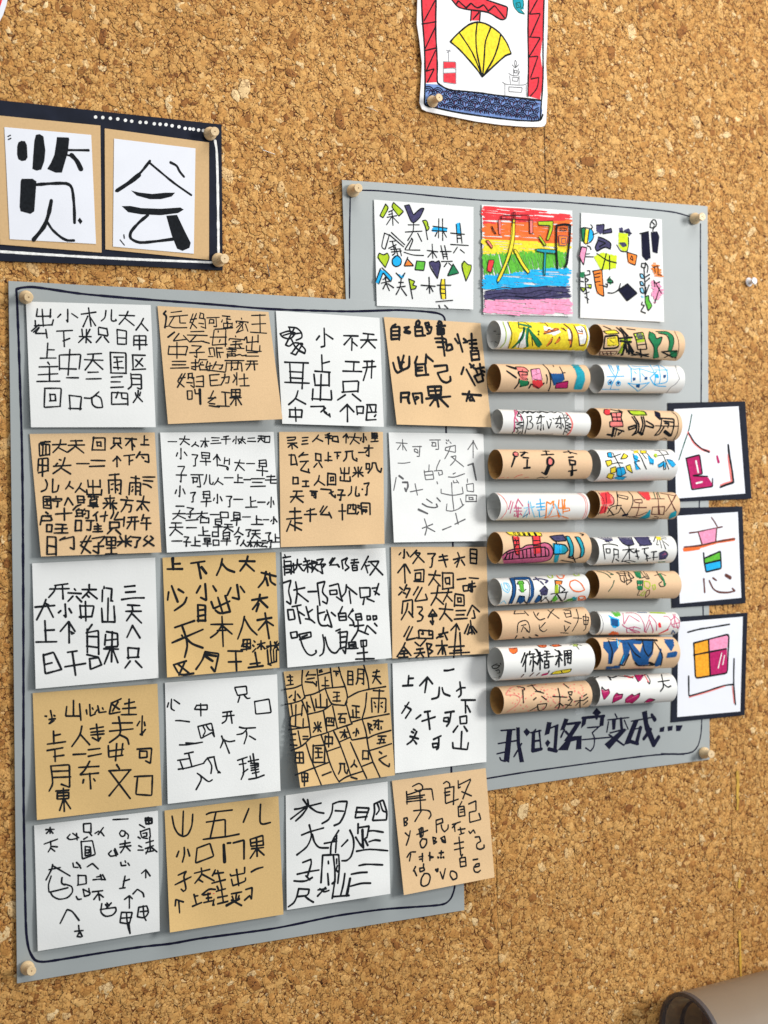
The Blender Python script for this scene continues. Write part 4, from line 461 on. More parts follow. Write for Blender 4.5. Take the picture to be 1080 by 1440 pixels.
tube('w',84,35,180,515,57,187,440,680,440,"#y @245,85,900,100,1000,122,1028,240,1000,368,240,350,275,200 #y @245,85,900,100,1000,122,1028,240,1000,368,240,350,275,200 #w @360,200,400,170,430,330,380,345,320,335 @590,130,760,180,700,215,600,200 @820,150,860,190,860,260,840,260 @900,140,980,130,1010,200,1000,290,940,310,920,200 #D !3 ~400,150,380,250,290,335 ~430,160,420,250,430,325 ~440,160,500,240,560,310 ~470,200,540,325 ~345,110,460,135 #k !1 ~340,90,345,150,400,150,365,250,275,345 ~340,90,400,90,465,135,430,150,500,220,570,295,545,335 ~440,170,425,330,400,345 ~455,200,520,320 ~400,160,360,270,340,340 ~470,220,480,320 #o !2 ~600,190,730,158 ~625,315,668,255 @705,290,740,240,745,270,715,300 #e !1.3 ~590,205,740,165,700,150,670,178,640,160,620,185,600,180 ~620,325,665,290,675,240 ~700,300,745,235,748,270,700,300 ~560,100,600,100,630,130 ~760,150,810,180,780,150 !2 ~790,115,850,160,870,230,855,330 #o ~845,262,850,300 #e !1.3 ~830,265,870,270,845,335 ~885,125,925,200,940,320,990,320,1015,230,990,150,960,130 ~930,175,970,190,960,165 #o ~925,200,970,205 #l !.9 ~190,90,225,190,215,290,160,345 #k !.8 ~235,90,280,190,270,280,240,345 ~530,185,545,175,540,200,530,215,545,215",'bright yellow paper tube, first in the left column, painted with a dark green tree shape',"~100,180,120,180 ~80,215,84,215 ~160,210,120,210,105,240,110,285,150,300 ~80,280,84,282 ~105,325,112,325")
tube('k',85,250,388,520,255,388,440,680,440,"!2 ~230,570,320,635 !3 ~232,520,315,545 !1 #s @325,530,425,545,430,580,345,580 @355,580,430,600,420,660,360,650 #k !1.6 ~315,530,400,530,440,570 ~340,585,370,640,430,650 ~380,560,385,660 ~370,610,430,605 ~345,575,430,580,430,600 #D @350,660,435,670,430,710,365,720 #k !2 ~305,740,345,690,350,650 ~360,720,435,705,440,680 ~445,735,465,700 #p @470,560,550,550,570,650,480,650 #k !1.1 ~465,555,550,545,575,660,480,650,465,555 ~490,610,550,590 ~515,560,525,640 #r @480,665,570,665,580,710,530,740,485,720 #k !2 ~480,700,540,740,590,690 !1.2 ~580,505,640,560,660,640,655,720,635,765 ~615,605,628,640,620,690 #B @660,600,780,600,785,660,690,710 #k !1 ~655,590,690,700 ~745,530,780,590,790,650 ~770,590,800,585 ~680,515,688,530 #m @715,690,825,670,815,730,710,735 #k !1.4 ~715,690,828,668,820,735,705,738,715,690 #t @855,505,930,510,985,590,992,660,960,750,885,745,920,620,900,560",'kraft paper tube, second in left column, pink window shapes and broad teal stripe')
tube('w',100,470,592,527,490,602,440,680,565,"~425,145,435,200,405,310 ~430,145,470,140,475,170,450,195,485,215,480,255,450,270,430,265 东520,130,600,280 ~620,190,640,265,665,200 ~650,170,665,180 ~680,160,690,170 东710,150,790,260 !1.4 ~350,95,380,112,400,90,430,112,450,92,480,114,510,92,540,112,570,95,620,112,650,95,690,112,720,95,760,108 ~370,90,420,100,440,92,500,102,560,92,640,104,700,92 #q !1.8 ~305,80,315,130,300,170,305,230,300,290 ~330,90,320,120 ~365,130,372,180 ~315,160,335,190 #k !1 ~320,80,350,110,380,150,395,200,390,250,375,315 ~345,110,330,140,375,150 ~310,200,390,200,320,220,390,235,315,260,385,255 ~310,250,340,280,320,300,370,290,330,315,380,300 ~280,310,310,260 #s !2 ~810,110,850,150,875,220,855,290,820,325 #k !1 ~770,110,790,150,805,220,800,270,780,320 ~790,130,830,130,800,160,840,160,805,190 ~810,200,860,220,810,230,860,250,805,260,850,280,800,290,830,310 ~510,318,560,316,600,320,680,316",'white paper tube, third in the left column, lettered 陈 between red zigzag bands')
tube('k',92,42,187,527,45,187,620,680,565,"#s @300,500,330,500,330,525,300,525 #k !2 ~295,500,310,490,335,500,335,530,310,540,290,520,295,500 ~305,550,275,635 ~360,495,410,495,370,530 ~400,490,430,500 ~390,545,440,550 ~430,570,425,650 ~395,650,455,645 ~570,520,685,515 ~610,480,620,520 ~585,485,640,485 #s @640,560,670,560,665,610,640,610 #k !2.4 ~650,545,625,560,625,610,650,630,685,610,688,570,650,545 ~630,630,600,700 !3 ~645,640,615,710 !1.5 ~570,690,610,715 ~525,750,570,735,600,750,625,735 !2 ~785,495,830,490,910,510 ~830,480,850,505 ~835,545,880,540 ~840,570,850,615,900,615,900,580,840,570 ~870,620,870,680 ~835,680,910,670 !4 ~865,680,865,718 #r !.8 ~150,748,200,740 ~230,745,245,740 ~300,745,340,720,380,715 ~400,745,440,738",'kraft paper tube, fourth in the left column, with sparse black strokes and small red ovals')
tube('w',85,255,388,517,253,388,620,680,680,"#s !.8 ~135,95,190,130,235,200,225,280,170,345 #q !1.2 ~270,170,245,250 ~290,180,260,290 ~340,150,310,230 ~345,160,385,220 ~300,240,370,240 ~300,270,375,270 ~340,230,340,330 ~305,300,300,320 ~360,290,375,310 ~320,215,330,330 ~310,320,360,300 #c ~400,240,500,225 ~440,170,450,260,420,330 ~430,250,385,330 ~470,240,500,330,530,320 ~460,180,470,240,490,230 #q ~440,200,450,300 #b ~555,150,565,250 ~520,200,600,190 ~520,230,600,225 ~530,260,600,255 ~545,270,550,330,600,310 #B ~385,330,430,300 #o !1.3 ~620,180,610,340,600,330 ~625,180,660,200,680,170,690,240 ~690,170,660,300,620,330 ~740,160,730,260 ~770,155,780,290 ~800,155,780,260 ~740,240,840,240,845,265,780,275 ~640,330,740,310,830,340 ~720,250,740,330 ~790,160,800,250 #c ~700,200,760,320 ~640,300,680,220 #s !.7 ~910,90,980,130,1005,200,1000,280,965,355 ~930,88,1000,130,1022,210,1010,300,985,350",'white paper tube, fifth in the left column, with pink, blue and orange outlined characters')
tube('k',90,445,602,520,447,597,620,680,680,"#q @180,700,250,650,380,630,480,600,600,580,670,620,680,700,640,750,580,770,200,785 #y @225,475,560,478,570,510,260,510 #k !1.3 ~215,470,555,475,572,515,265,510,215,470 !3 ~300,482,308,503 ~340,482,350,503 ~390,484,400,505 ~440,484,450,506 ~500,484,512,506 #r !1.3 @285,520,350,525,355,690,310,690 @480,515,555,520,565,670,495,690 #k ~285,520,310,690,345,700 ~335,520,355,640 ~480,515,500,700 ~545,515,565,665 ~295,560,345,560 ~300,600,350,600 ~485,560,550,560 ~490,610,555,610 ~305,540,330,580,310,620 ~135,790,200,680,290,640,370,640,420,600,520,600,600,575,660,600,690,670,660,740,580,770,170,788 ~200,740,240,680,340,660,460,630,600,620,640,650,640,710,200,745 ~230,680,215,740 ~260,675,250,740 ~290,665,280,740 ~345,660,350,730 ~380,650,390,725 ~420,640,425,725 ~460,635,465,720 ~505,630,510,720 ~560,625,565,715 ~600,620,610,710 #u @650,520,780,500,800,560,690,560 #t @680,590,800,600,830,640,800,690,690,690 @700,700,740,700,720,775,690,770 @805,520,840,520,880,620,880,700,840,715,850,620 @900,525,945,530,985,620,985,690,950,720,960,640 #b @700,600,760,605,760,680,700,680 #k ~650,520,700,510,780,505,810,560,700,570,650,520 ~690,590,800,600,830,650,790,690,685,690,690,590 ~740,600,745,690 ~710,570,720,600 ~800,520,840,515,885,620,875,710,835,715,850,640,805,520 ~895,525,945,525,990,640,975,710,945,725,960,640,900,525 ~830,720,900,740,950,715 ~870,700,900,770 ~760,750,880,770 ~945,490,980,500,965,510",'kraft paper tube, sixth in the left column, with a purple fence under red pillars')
tube('w',90,82,215,517,57,191,790,680,795,"#c !1.2 ~175,180,190,240,240,270,265,220,240,175,200,170 ~200,175,205,220,235,245,245,210,215,175 ~160,375,200,345,220,375 #B @260,125,300,120,315,200,310,290,280,375,245,375,280,280,285,200 @300,115,450,115,460,135,310,140 @440,115,480,160,495,230,490,300,440,380,430,360,465,290,465,200 #k !.9 ~255,125,285,200,280,290,245,380 ~300,130,320,210,310,300,275,375 ~265,120,440,110,480,160,495,240,480,320,440,380 ~310,140,430,140,455,200,450,300,420,380 #G @335,160,385,150,395,180,340,185 @350,190,390,190,395,260,370,265 #k ~330,180,350,150,390,160,395,180,330,185 ~355,190,375,260 ~385,190,395,250 ~345,235,375,265,415,235 #B @330,350,360,300,400,310,400,350,360,378 #k !1.4 ~325,370,350,300,400,305,400,350,430,378 ~370,310,360,360 #u !2 ~490,140,560,130,630,150,610,170 ~510,120,540,150 ~560,160,585,185 @550,250,600,200,630,240,620,290,570,290 #k !1.3 ~550,250,600,205,630,240,600,290,560,270,610,250 ~570,300,560,360,590,330,620,310 #B @500,350,540,290,560,310,545,350,510,370 #k !1.1 ~500,355,540,290,565,310,545,355,500,370 ~600,310,640,350,635,385 ~640,360,680,335 #o @700,150,770,155,765,180,715,185 #l @700,195,730,195,730,270,700,275 #G @670,340,700,290,730,330,690,360 #k !1.2 ~660,280,825,260 ~700,155,715,280 ~700,150,772,155,760,180 ~740,190,800,240,750,270 ~745,210,740,270 ~715,280,660,360 ~720,280,760,350,800,330,810,270 ~730,290,770,350 #G @750,385,800,340,870,320,900,350,880,382 #t @870,310,910,310,910,345,880,350 #k ~780,382,830,330,900,340,895,382 #O !1.3 ~850,160,840,200,880,250,940,260,990,240,960,180,900,140,850,160 ~930,310,930,350,965,360,1000,330,990,300,940,300,930,320,960,340,980,320 ~710,92,740,130,780,130,790,97,740,92 #l !1.1 ~620,97,650,130,680,120,670,97 ~880,87,900,105,940,100,930,85",'white paper tube, seventh in left column, blue arch, sailboat and orange rings')
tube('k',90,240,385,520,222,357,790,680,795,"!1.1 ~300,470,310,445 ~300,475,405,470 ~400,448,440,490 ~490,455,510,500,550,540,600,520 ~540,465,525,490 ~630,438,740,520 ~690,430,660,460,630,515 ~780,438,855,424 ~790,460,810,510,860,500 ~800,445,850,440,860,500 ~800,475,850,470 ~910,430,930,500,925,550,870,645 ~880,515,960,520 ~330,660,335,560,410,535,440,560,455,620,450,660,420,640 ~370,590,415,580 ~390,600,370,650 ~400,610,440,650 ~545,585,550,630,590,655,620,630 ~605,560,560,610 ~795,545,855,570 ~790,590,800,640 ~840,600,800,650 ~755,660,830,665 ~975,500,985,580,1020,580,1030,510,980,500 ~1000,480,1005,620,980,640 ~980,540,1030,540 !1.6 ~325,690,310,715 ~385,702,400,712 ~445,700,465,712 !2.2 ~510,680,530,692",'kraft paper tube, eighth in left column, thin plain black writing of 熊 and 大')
tube('w',93,422,578,535,395,560,790,680,890,"#O @250,150,325,145,330,185,290,205,260,185 #k !1.2 ~250,150,290,160,325,145,332,185,290,208,255,180,250,150 #O @535,120,610,115,615,138,560,145 @655,120,740,112,760,130,690,138 #k ~520,122,560,115,615,125,600,145,550,142,530,122 ~570,130,580,128 ~650,125,700,110,765,125,700,138,650,125 #l @870,112,920,105,915,130,885,130 #k ~845,120,885,110,920,110,915,130,880,130 ~910,130,935,160 ~920,115,960,125 #k !1.8 ~405,195,370,290 ~430,205,385,325 ~415,220,410,380 ~445,210,500,205 ~455,180,445,215 ~460,240,510,235 ~485,215,490,320,480,375 ~465,270,455,310 ~500,280,520,300 ~505,160,545,190 !3 ~520,165,545,215 !1.8 ~525,225,580,220 ~555,190,555,360 ~550,230,530,310 ~560,240,580,280 ~600,180,640,180 ~590,210,650,205 ~595,240,685,230 ~620,180,620,270 ~600,275,600,345,640,340,640,275,600,275 ~605,310,640,305 ~700,165,740,190 !3 ~735,180,750,200 !1.8 ~705,230,770,215 ~740,200,740,330 ~735,240,710,310 ~750,240,770,270 ~790,180,800,315 ~790,178,860,170,855,300,835,290 ~800,205,850,200 ~800,225,850,220 ~820,175,825,225 ~815,250,850,245 ~830,235,825,290 #y @670,400,700,375,860,352,845,385 #k !1.2 ~660,405,700,375,860,352,845,388,665,405 ~760,370,770,390 #e ~370,432,395,405 ~455,422,490,390 ~520,415,550,390 #m !3 ~580,410,620,400 #k !1 ~630,400,645,370",'white paper tube, ninth in left column, grey lettering and a scribble inside its mouth',"!1.2 ~60,235,120,205 ~80,215,90,290 ~60,265,120,250 ~100,210,110,270 ~80,330,110,310,160,320,130,350,90,350,80,330 ~120,300,160,290,170,310 ~120,370,150,360,160,390,130,400 ~140,400,165,420,150,435 ~60,250,80,270")
DOTS = ' '.join('~%d,%d,%d,%d' % (x, y, x + random.choice((-7, 8)), y + 7) for x, y in [(random.uniform(250, 1010), random.uniform(500, 760)) for _ in range(95)])
tube('k',100,617,742,530,577,718,790,680,890,'#s !.9 '+DOTS+' #k !1.3 ~385,560,390,685 ~330,525,400,540,400,560 ~430,525,510,510 ~470,510,520,570,590,590 ~510,575,560,575 ~570,620,615,655 ~490,655,515,635 ~455,762,530,720,530,700,620,690,610,730,560,765,535,755,530,720 ~680,622,815,630 ~730,545,750,630,745,710,730,745 ~740,690,700,730 ~750,690,780,715 ~830,580,870,575,860,610,835,600,830,580 ~840,620,860,650,830,660 ~870,655,850,690,800,740 ~800,700,860,710 ~785,500,835,540 ~895,668,980,660 ~945,630,945,730 ~930,680,905,710 ~980,620,1010,600 ~980,660,1020,630 ~980,700,1020,665 #s !.7 ~220,600,250,550,300,525 ~220,608,320,605,365,640,340,700,230,775','kraft paper tube at the bottom of the left column, sprinkled with tiny red dashes')
tube('k',578,55,207,975,88,235,440,820,445,"#y @210,140,320,135,350,165,225,170 @235,215,330,200,345,280,240,290 #k !1.4 ~200,145,315,130,355,165,230,175,200,145 !2 ~215,195,340,185,350,280,330,310,200,315,215,195 !1.2 ~240,215,320,210,325,280,245,285,240,215 ~260,230,300,260 #e ~165,345,335,340,310,382,160,378,165,345 ~190,350,200,375 ~230,348,240,376 ~270,346,275,378 #k ~200,365,300,360 #l @370,210,470,215,460,260,380,260 @395,260,350,350,380,360 #y @375,260,395,262,360,310 #k !2.2 ~330,110,390,160,410,220,430,350 ~365,115,420,170,430,230 ~355,215,480,205 ~365,240,470,250 !2.8 ~410,260,345,365 ~420,260,380,378 ~440,260,490,350 ~450,280,450,368 ~460,300,480,360 !1.4 ~200,95,270,125 ~430,120,510,130 ~370,110,440,190 #l @500,165,590,160,600,250,530,250 #u @515,175,575,170,590,215,540,220 #k ~495,170,585,155,610,240,625,320,535,325,520,230,495,170 ~510,200,590,190 ~520,230,600,215 ~535,280,620,270 !1.8 ~475,380,640,370 ~560,320,570,398 ~480,365,640,392 ~520,350,620,385 #D @650,150,700,170,720,220,770,200,760,260,720,310,740,400,690,410,700,300,640,210 #k !1.2 ~650,150,700,170,718,220,775,200,760,260,720,310,740,400,690,410,700,300,640,215,650,150 #D @720,150,820,150,880,190,885,260,860,340,830,340,850,250,830,180 #k ~715,150,820,145,885,190,890,260,860,350 ~740,165,820,180,850,250,835,330 #D @850,340,920,335,915,390,870,405 #k !1.6 ~770,345,920,335,900,405 ~800,400,920,340 ~780,350,880,400 #e !.6 ~895,145,935,230,940,330,905,420",'kraft paper tube, first in the right column, with yellow, lime and dark green block characters')
tube('w',585,250,395,978,258,393,440,820,445,"#b !1 ~235,590,400,585 ~250,475,270,530,320,600 ~270,480,300,540 ~330,480,345,530,320,590 ~345,480,355,530 ~315,600,285,660,265,715 ~155,712,350,715 ~265,620,240,640,250,668,280,665,285,635,265,620 ~345,630,320,650,330,680,360,678,368,650,345,630 #B @255,640,275,640,270,658,255,655 @335,645,355,645,352,665,338,663 #b ~440,475,480,520,560,510,660,545,690,550 ~470,515,475,640 ~555,510,560,640 ~440,652,500,665,600,660,650,645 ~440,655,520,715,535,735,600,690,645,650 #B @520,670,555,668,550,695,525,698 @490,605,512,603,508,625,492,625 @605,597,628,595,625,615,605,615 #b ~500,540,520,560 ~575,560,600,590 ~480,485,560,495,640,490 ~655,475,690,530,710,600,700,660 ~690,490,740,480,760,600,745,660 ~760,480,820,520,830,600,820,650,700,665 ~700,525,830,525 ~655,600,700,560,720,540 ~655,600,700,680,810,685 @705,570,735,570,740,600,710,600 #B @785,575,810,575,805,600,790,600 #W !.7 ~170,480,200,540,180,620,185,650,150,700 ~905,480,920,550,950,610,900,670,860,690,820,745",'white paper tube, second in right column, light blue line drawing of face and barrel')
tube('k',568,465,615,962,480,628,440,820,565,"#T !1.1 ~105,65,150,120,170,200,150,290,110,355 #r @215,75,265,75,255,130,210,120 #k !1.6 ~205,110,230,130,265,125,250,75,210,75,205,110 ~270,75,390,100,350,80 #s @280,110,370,110,365,190,300,190 @270,200,385,200,385,235,270,240 #k ~275,110,380,105,370,160,385,195,390,240 ~275,110,290,190,260,200,265,245,390,240 ~290,150,370,150 ~290,190,385,190 ~325,115,335,190 !3 ~240,320,290,330 ~300,260,285,340 !1.6 ~330,260,310,340 ~390,280,340,330,350,300 ~300,260,400,290 #l @450,90,600,90,620,130,480,130 #k !2 ~440,88,600,90,622,130,475,130,440,88 ~480,150,530,220,520,290,480,330,540,300,550,220,500,145 ~590,150,610,220,580,320,560,300,590,220,570,150 ~445,250,510,230,520,250,450,275,445,250 ~620,190,690,230,690,255,615,235 !3 ~550,300,580,320 #n @710,95,750,110,745,180,705,140 #k !1.8 ~705,95,750,110,755,175,710,135,705,95 ~750,160,890,170,890,240,860,340,800,290 ~770,170,760,260,700,330,745,320,790,250 ~790,190,880,200 ~800,210,840,215,830,250 !1.2 ~705,235,935,240 !3.4 ~800,290,850,330 !1 ~870,98,920,140,936,210,925,310,885,375 ~760,370,800,350,820,368",'kraft paper tube, third in the right column, with three black outlined building shapes')
tube('w',565,42,200,940,42,192,620,820,565,"#l !.9 ~80,475,110,530,150,560,160,640,130,770 ~150,515,150,560 #b @240,500,275,495,285,545,245,540 #y @370,560,400,505,440,530,420,555 @220,580,275,570,285,610,240,635 @270,650,320,635,320,690,270,700 @420,630,460,615,480,690,430,665 @230,740,250,700,305,710,280,760 #b @330,650,400,640,420,700,370,730,330,720 @290,750,340,730,420,735,390,768 #k !.9 ~290,500,340,590,370,650,380,760 ~280,545,370,510 ~275,610,340,595,390,600 ~370,560,400,505,440,530,420,555,370,560 ~220,580,275,570,285,610,240,635,220,580 ~420,630,460,615,485,700,430,665,420,630 ~270,650,320,635,320,690,270,700,270,650 ~230,740,250,700,305,710,280,760,230,740 ~330,650,400,640,420,700,370,730,330,720,330,650 ~290,750,340,730,425,735 ~240,500,275,495,285,545,245,540,240,500 #y @495,480,540,475,540,500,500,505 @560,480,620,480,615,505,565,505 #b @490,510,540,540,520,600,545,660,520,665,510,600 @630,510,660,560,690,560,690,610,660,605 #k ~470,475,550,500,620,660 ~560,480,620,480,615,505,565,505,560,480 ~490,510,500,560,560,580,500,590,560,660 ~580,510,620,560 ~625,505,665,550,690,610,655,600 #l @695,515,720,510,722,540,700,545 #k ~705,515,695,530,710,545,725,530,840,515 ~740,478,790,530,840,660 ~700,478,810,478,830,510 #b @735,620,795,580,780,630,745,640 @790,590,810,600,800,660 @820,565,870,575,905,615,880,640,840,600 #k ~735,620,795,580,780,630,745,640 ~790,590,790,665,810,660,808,600 ~820,565,870,575,905,615,880,640,820,565",'white paper tube, fourth in the right column, with yellow and blue petal characters')
tube('k',565,247,375,955,245,390,620,820,680,"#s @165,90,250,80,300,140,300,190,260,220,180,210 #r @180,220,240,230,220,280,160,300 #r @175,95,250,85,280,190,190,200 #k !1.1 ~150,90,200,150,210,210,150,300 ~240,85,300,140,305,200,260,220 ~220,90,230,180,210,290 ~240,290,270,230,330,215,375,215 ~240,320,350,290,370,230 ~245,240,300,310 ~330,80,340,180,325,250 ~340,110,440,130,435,155,345,135,340,110 ~440,78,485,120,490,190,460,260,420,310,370,235 #n !3.4 ~395,310,430,305 #e !1.1 ~500,160,575,155,580,190,505,185,500,160 ~550,190,545,250,520,320 ~480,235,620,235 ~455,330,560,310,625,280 #r @535,80,640,80,660,150,630,165,580,120 #e ~530,82,600,150 ~720,95,735,150,740,220,750,300 ~670,150,795,150 ~680,230,800,225,790,305,670,300,680,230 ~735,220,740,300 ~680,340,770,345 ~700,320,740,330 #T ~690,85,710,150 ~730,85,755,145 #e !1.3 ~830,110,890,240,915,280 ~910,110,860,200,810,270 ~760,95,900,120 #t @550,340,620,300,660,250,650,330,600,350 @840,335,860,290,915,265,905,320,850,345 #k !1 ~420,320,600,340",'kraft paper tube, fifth in right column, red lantern shape and thin brown lines')
tube('w',562,472,610,940,465,597,620,820,680,"#u @140,527,280,527,290,560,230,570 @340,527,460,527,500,590,430,610,370,570 @500,524,640,522,675,595,560,610 #k !1.2 ~345,527,380,580,440,612,500,595,470,527 ~500,524,560,610,675,600,630,522 ~215,565,260,575 ~195,600,215,740 ~195,600,250,590,320,600,340,610 ~225,640,265,640,265,680,230,680,225,640 ~300,640,305,720,285,775 ~300,640,345,650,345,730 ~300,700,345,690 ~320,740,350,760 ~390,650,500,640 ~450,600,455,740 ~450,650,380,760 ~460,650,500,680,520,670 ~380,765,440,750,510,765 ~400,760,460,778 ~520,640,540,740 ~510,660,550,660 ~515,710,550,720 ~580,640,640,630 ~605,640,600,680,640,710 ~610,740,660,730 ~620,690,630,760 ~670,670,720,665 ~695,670,690,750 ~680,725,730,720 #y @710,518,760,525,760,550,725,550 #k !.9 ~710,520,690,570 ~730,550,720,600,740,600 ~750,555,770,630 ~760,545,840,610 ~765,540,820,545 ~760,522,810,530 ~780,570,810,640 #u @750,680,800,660,830,690,810,735,750,740 #q !1 ~770,700,810,690 ~780,720,800,680 #k ~750,680,800,655,835,690,810,735,750,745,750,680 #D !2 ~740,768,800,765",'white paper tube, sixth in right column, grey blocks above thin characters, small sun')
tube('k',562,42,180,962,45,180,790,820,795,"#T !1.1 ~140,58,200,70,240,90,270,120 ~230,58,300,90,270,90 ~305,150,290,200,250,255 #k !1 ~325,70,440,55,500,120,470,130,440,90 ~325,70,360,90,370,150,410,170,400,110 ~350,80,440,75 ~360,100,420,95 ~430,190,480,150,450,140,420,150,430,190 ~400,60,430,140 ~440,60,470,140 #D @500,60,560,60,570,130,520,110 #k ~490,60,560,130,610,110 ~560,58,620,135,650,130,620,80 ~590,60,630,120 #D @530,150,580,150,580,180,530,180 @530,205,580,205,580,235,535,235 #k ~530,150,540,240,580,240,585,150 ~560,150,560,240 ~550,250,530,295,570,290 #l !1 ~600,160,600,210,640,230,660,200,650,160,600,155 ~680,200,690,240,710,230,705,190,680,195 ~600,250,560,290,590,300,610,260 #e ~610,310,620,250,650,240,650,280,610,315 #k ~720,60,740,100,780,150 #D !2.5 ~750,85,790,140,800,190 #k !1 ~770,160,740,180,760,210,800,205,810,180 ~760,80,810,100 ~700,100,740,90",'kraft paper tube, seventh in the right column, mostly bare with a little green castle')
tube('w',575,240,360,962,245,357,790,820,795,"#W !.8 ~130,450,180,500,200,570,190,640,160,680 #G @270,453,350,455,370,490,320,505 #b @240,485,290,510,350,530,355,590,310,615,275,590,270,530 #B @270,520,340,540,340,600,280,590 #O @240,682,290,645,345,660,350,682 #q !1 ~390,470,400,580,450,490,550,550 ~385,580,400,600,450,620,550,650,555,660,430,660,425,620,500,600,560,620 ~420,467,500,464,560,500,600,580,600,640,620,660 ~640,540,600,650,620,650,660,550 ~650,490,640,520,690,640,680,660 ~655,490,720,560,720,640 ~500,600,480,640 ~460,630,520,660 #r @735,570,755,565,765,605,745,610 #q ~790,500,830,500,870,550,820,640,740,670 ~860,540,900,500,945,540,940,610,870,600,860,540 ~880,480,930,620 ~870,580,945,560 ~900,480,890,610 #r !2 ~750,668,830,630 #B !1 ~865,670,880,635,905,675 #l !2.6 ~660,464,800,468 #B !1.5 ~530,462,620,464",'white paper tube, eighth in right column, thin red loops beside a solid blue blot')
tube('k',567,367,533,950,372,515,790,820,890,"#B @200,90,330,80,340,150,300,200,280,300,250,300,250,200,200,140 @380,80,480,80,440,220,380,320,355,310,400,200 @450,110,480,100,560,200,600,60,690,60,680,200,640,260,640,310,540,320,490,250 @700,320,740,220,760,150,780,240,760,310,720,330 @790,65,880,65,890,120,860,180,820,120 @820,240,830,200,925,180,910,230 @230,330,360,320,360,352,220,355 @330,70,600,70,560,110,380,100 #k !1.5 ~240,60,400,75,520,60,720,68 ~700,90,750,160,780,230,760,320 ~440,100,500,200,560,240 ~580,80,600,180,640,230,680,180,685,90 ~510,290,540,325,690,315 ~250,80,290,180,270,300 ~355,310,400,320,450,210 #b !1 ~330,60,340,140 ~360,70,350,120 ~400,220,370,300 #k !3 ~520,70,720,75 ~650,290,690,310",'kraft paper tube, ninth in the right column, covered in heavy dark blue strokes')
tube('w',565,567,705,940,542,688,790,820,890,"#k !2.4 ~75,432,110,440,150,430 ~90,428,120,445 ~245,430,290,440,330,424 ~250,428,270,458 ~350,422,420,430 #r ~410,420,450,440,490,430 #k ~430,422,480,440 #m @505,412,600,408,550,480 #k !1.2 ~500,410,540,480,560,430,620,405 #r ~600,410,640,480 #k ~620,405,660,470,650,500,630,480 ~740,395,790,395 ~765,395,780,470 !1.5 ~735,480,845,465 ~780,470,790,530,760,570 ~790,500,830,535,860,520 #m @180,560,210,570,250,550,260,590,205,650 #k !1.3 ~183,540,185,590,208,652,262,590,250,555,215,565,185,530 #m @300,620,330,590,350,605,385,600,380,640,290,680 #k ~290,685,300,620,330,588,350,605,388,600,380,640,290,685 #m @415,680,420,640,480,600,500,620,555,590,550,630,480,688 #k ~415,682,420,640,480,600,500,620,555,590,550,630,480,690 #m @600,678,650,640,700,655,640,682 #k ~600,680,650,638,705,655,650,682 #q !1 ~195,580,240,570 ~310,630,370,615 ~430,660,530,610",'white paper tube at the bottom of the right column, with a row of crimson hearts')


# ------------------------------------------------------------------ black mounted posters
def poster(matP, paperP, h, ox, oy, sc, spec, label, hp=.0004):
    o = slab('mounted_drawing', matP, h, .0005, navy_p); sh = Sheet(paperP, h + .0002, 0, 0, 0, 0, wav=.00005, seed=5)
    p = sh.mesh('paper', glossw, o, 12, .00015); a = Art(sh); a.ws = 1.25; a.draw(spec, ox, oy, sc, 'k', 2); a.build(o, 'brush_strokes'); return tag(o, label, 'mounted drawing', 'black mounted drawings beside the tubes')
def scallops(rs, ph):
    out = []
    for row in range(3):
        for k in range(12):
            cx, cy = 190 + k * 66 + (row % 2) * 33 + ph + random.uniform(-7, 7), 578 + row * 42 + ph * .3
            for r in rs:
                pts = [(cx + r * math.cos(i * math.pi / 6), cy + (cx - 165) * .135 - r * math.sin(i * math.pi / 6)) for i in range(7)]
                pts = [(x, y) for x, y in pts if 172 < x < 893 and y > 540 + max(0, x - 240) * .135 and y < 668 + (x - 165) * .135]
                if len(pts) > 2: out.append('~' + ','.join('%d,%d' % q for q in pts))
    return ' '.join(out)
SCAL = scallops((11, 23, 35), 0); SCAL2 = scallops((29,), 33)

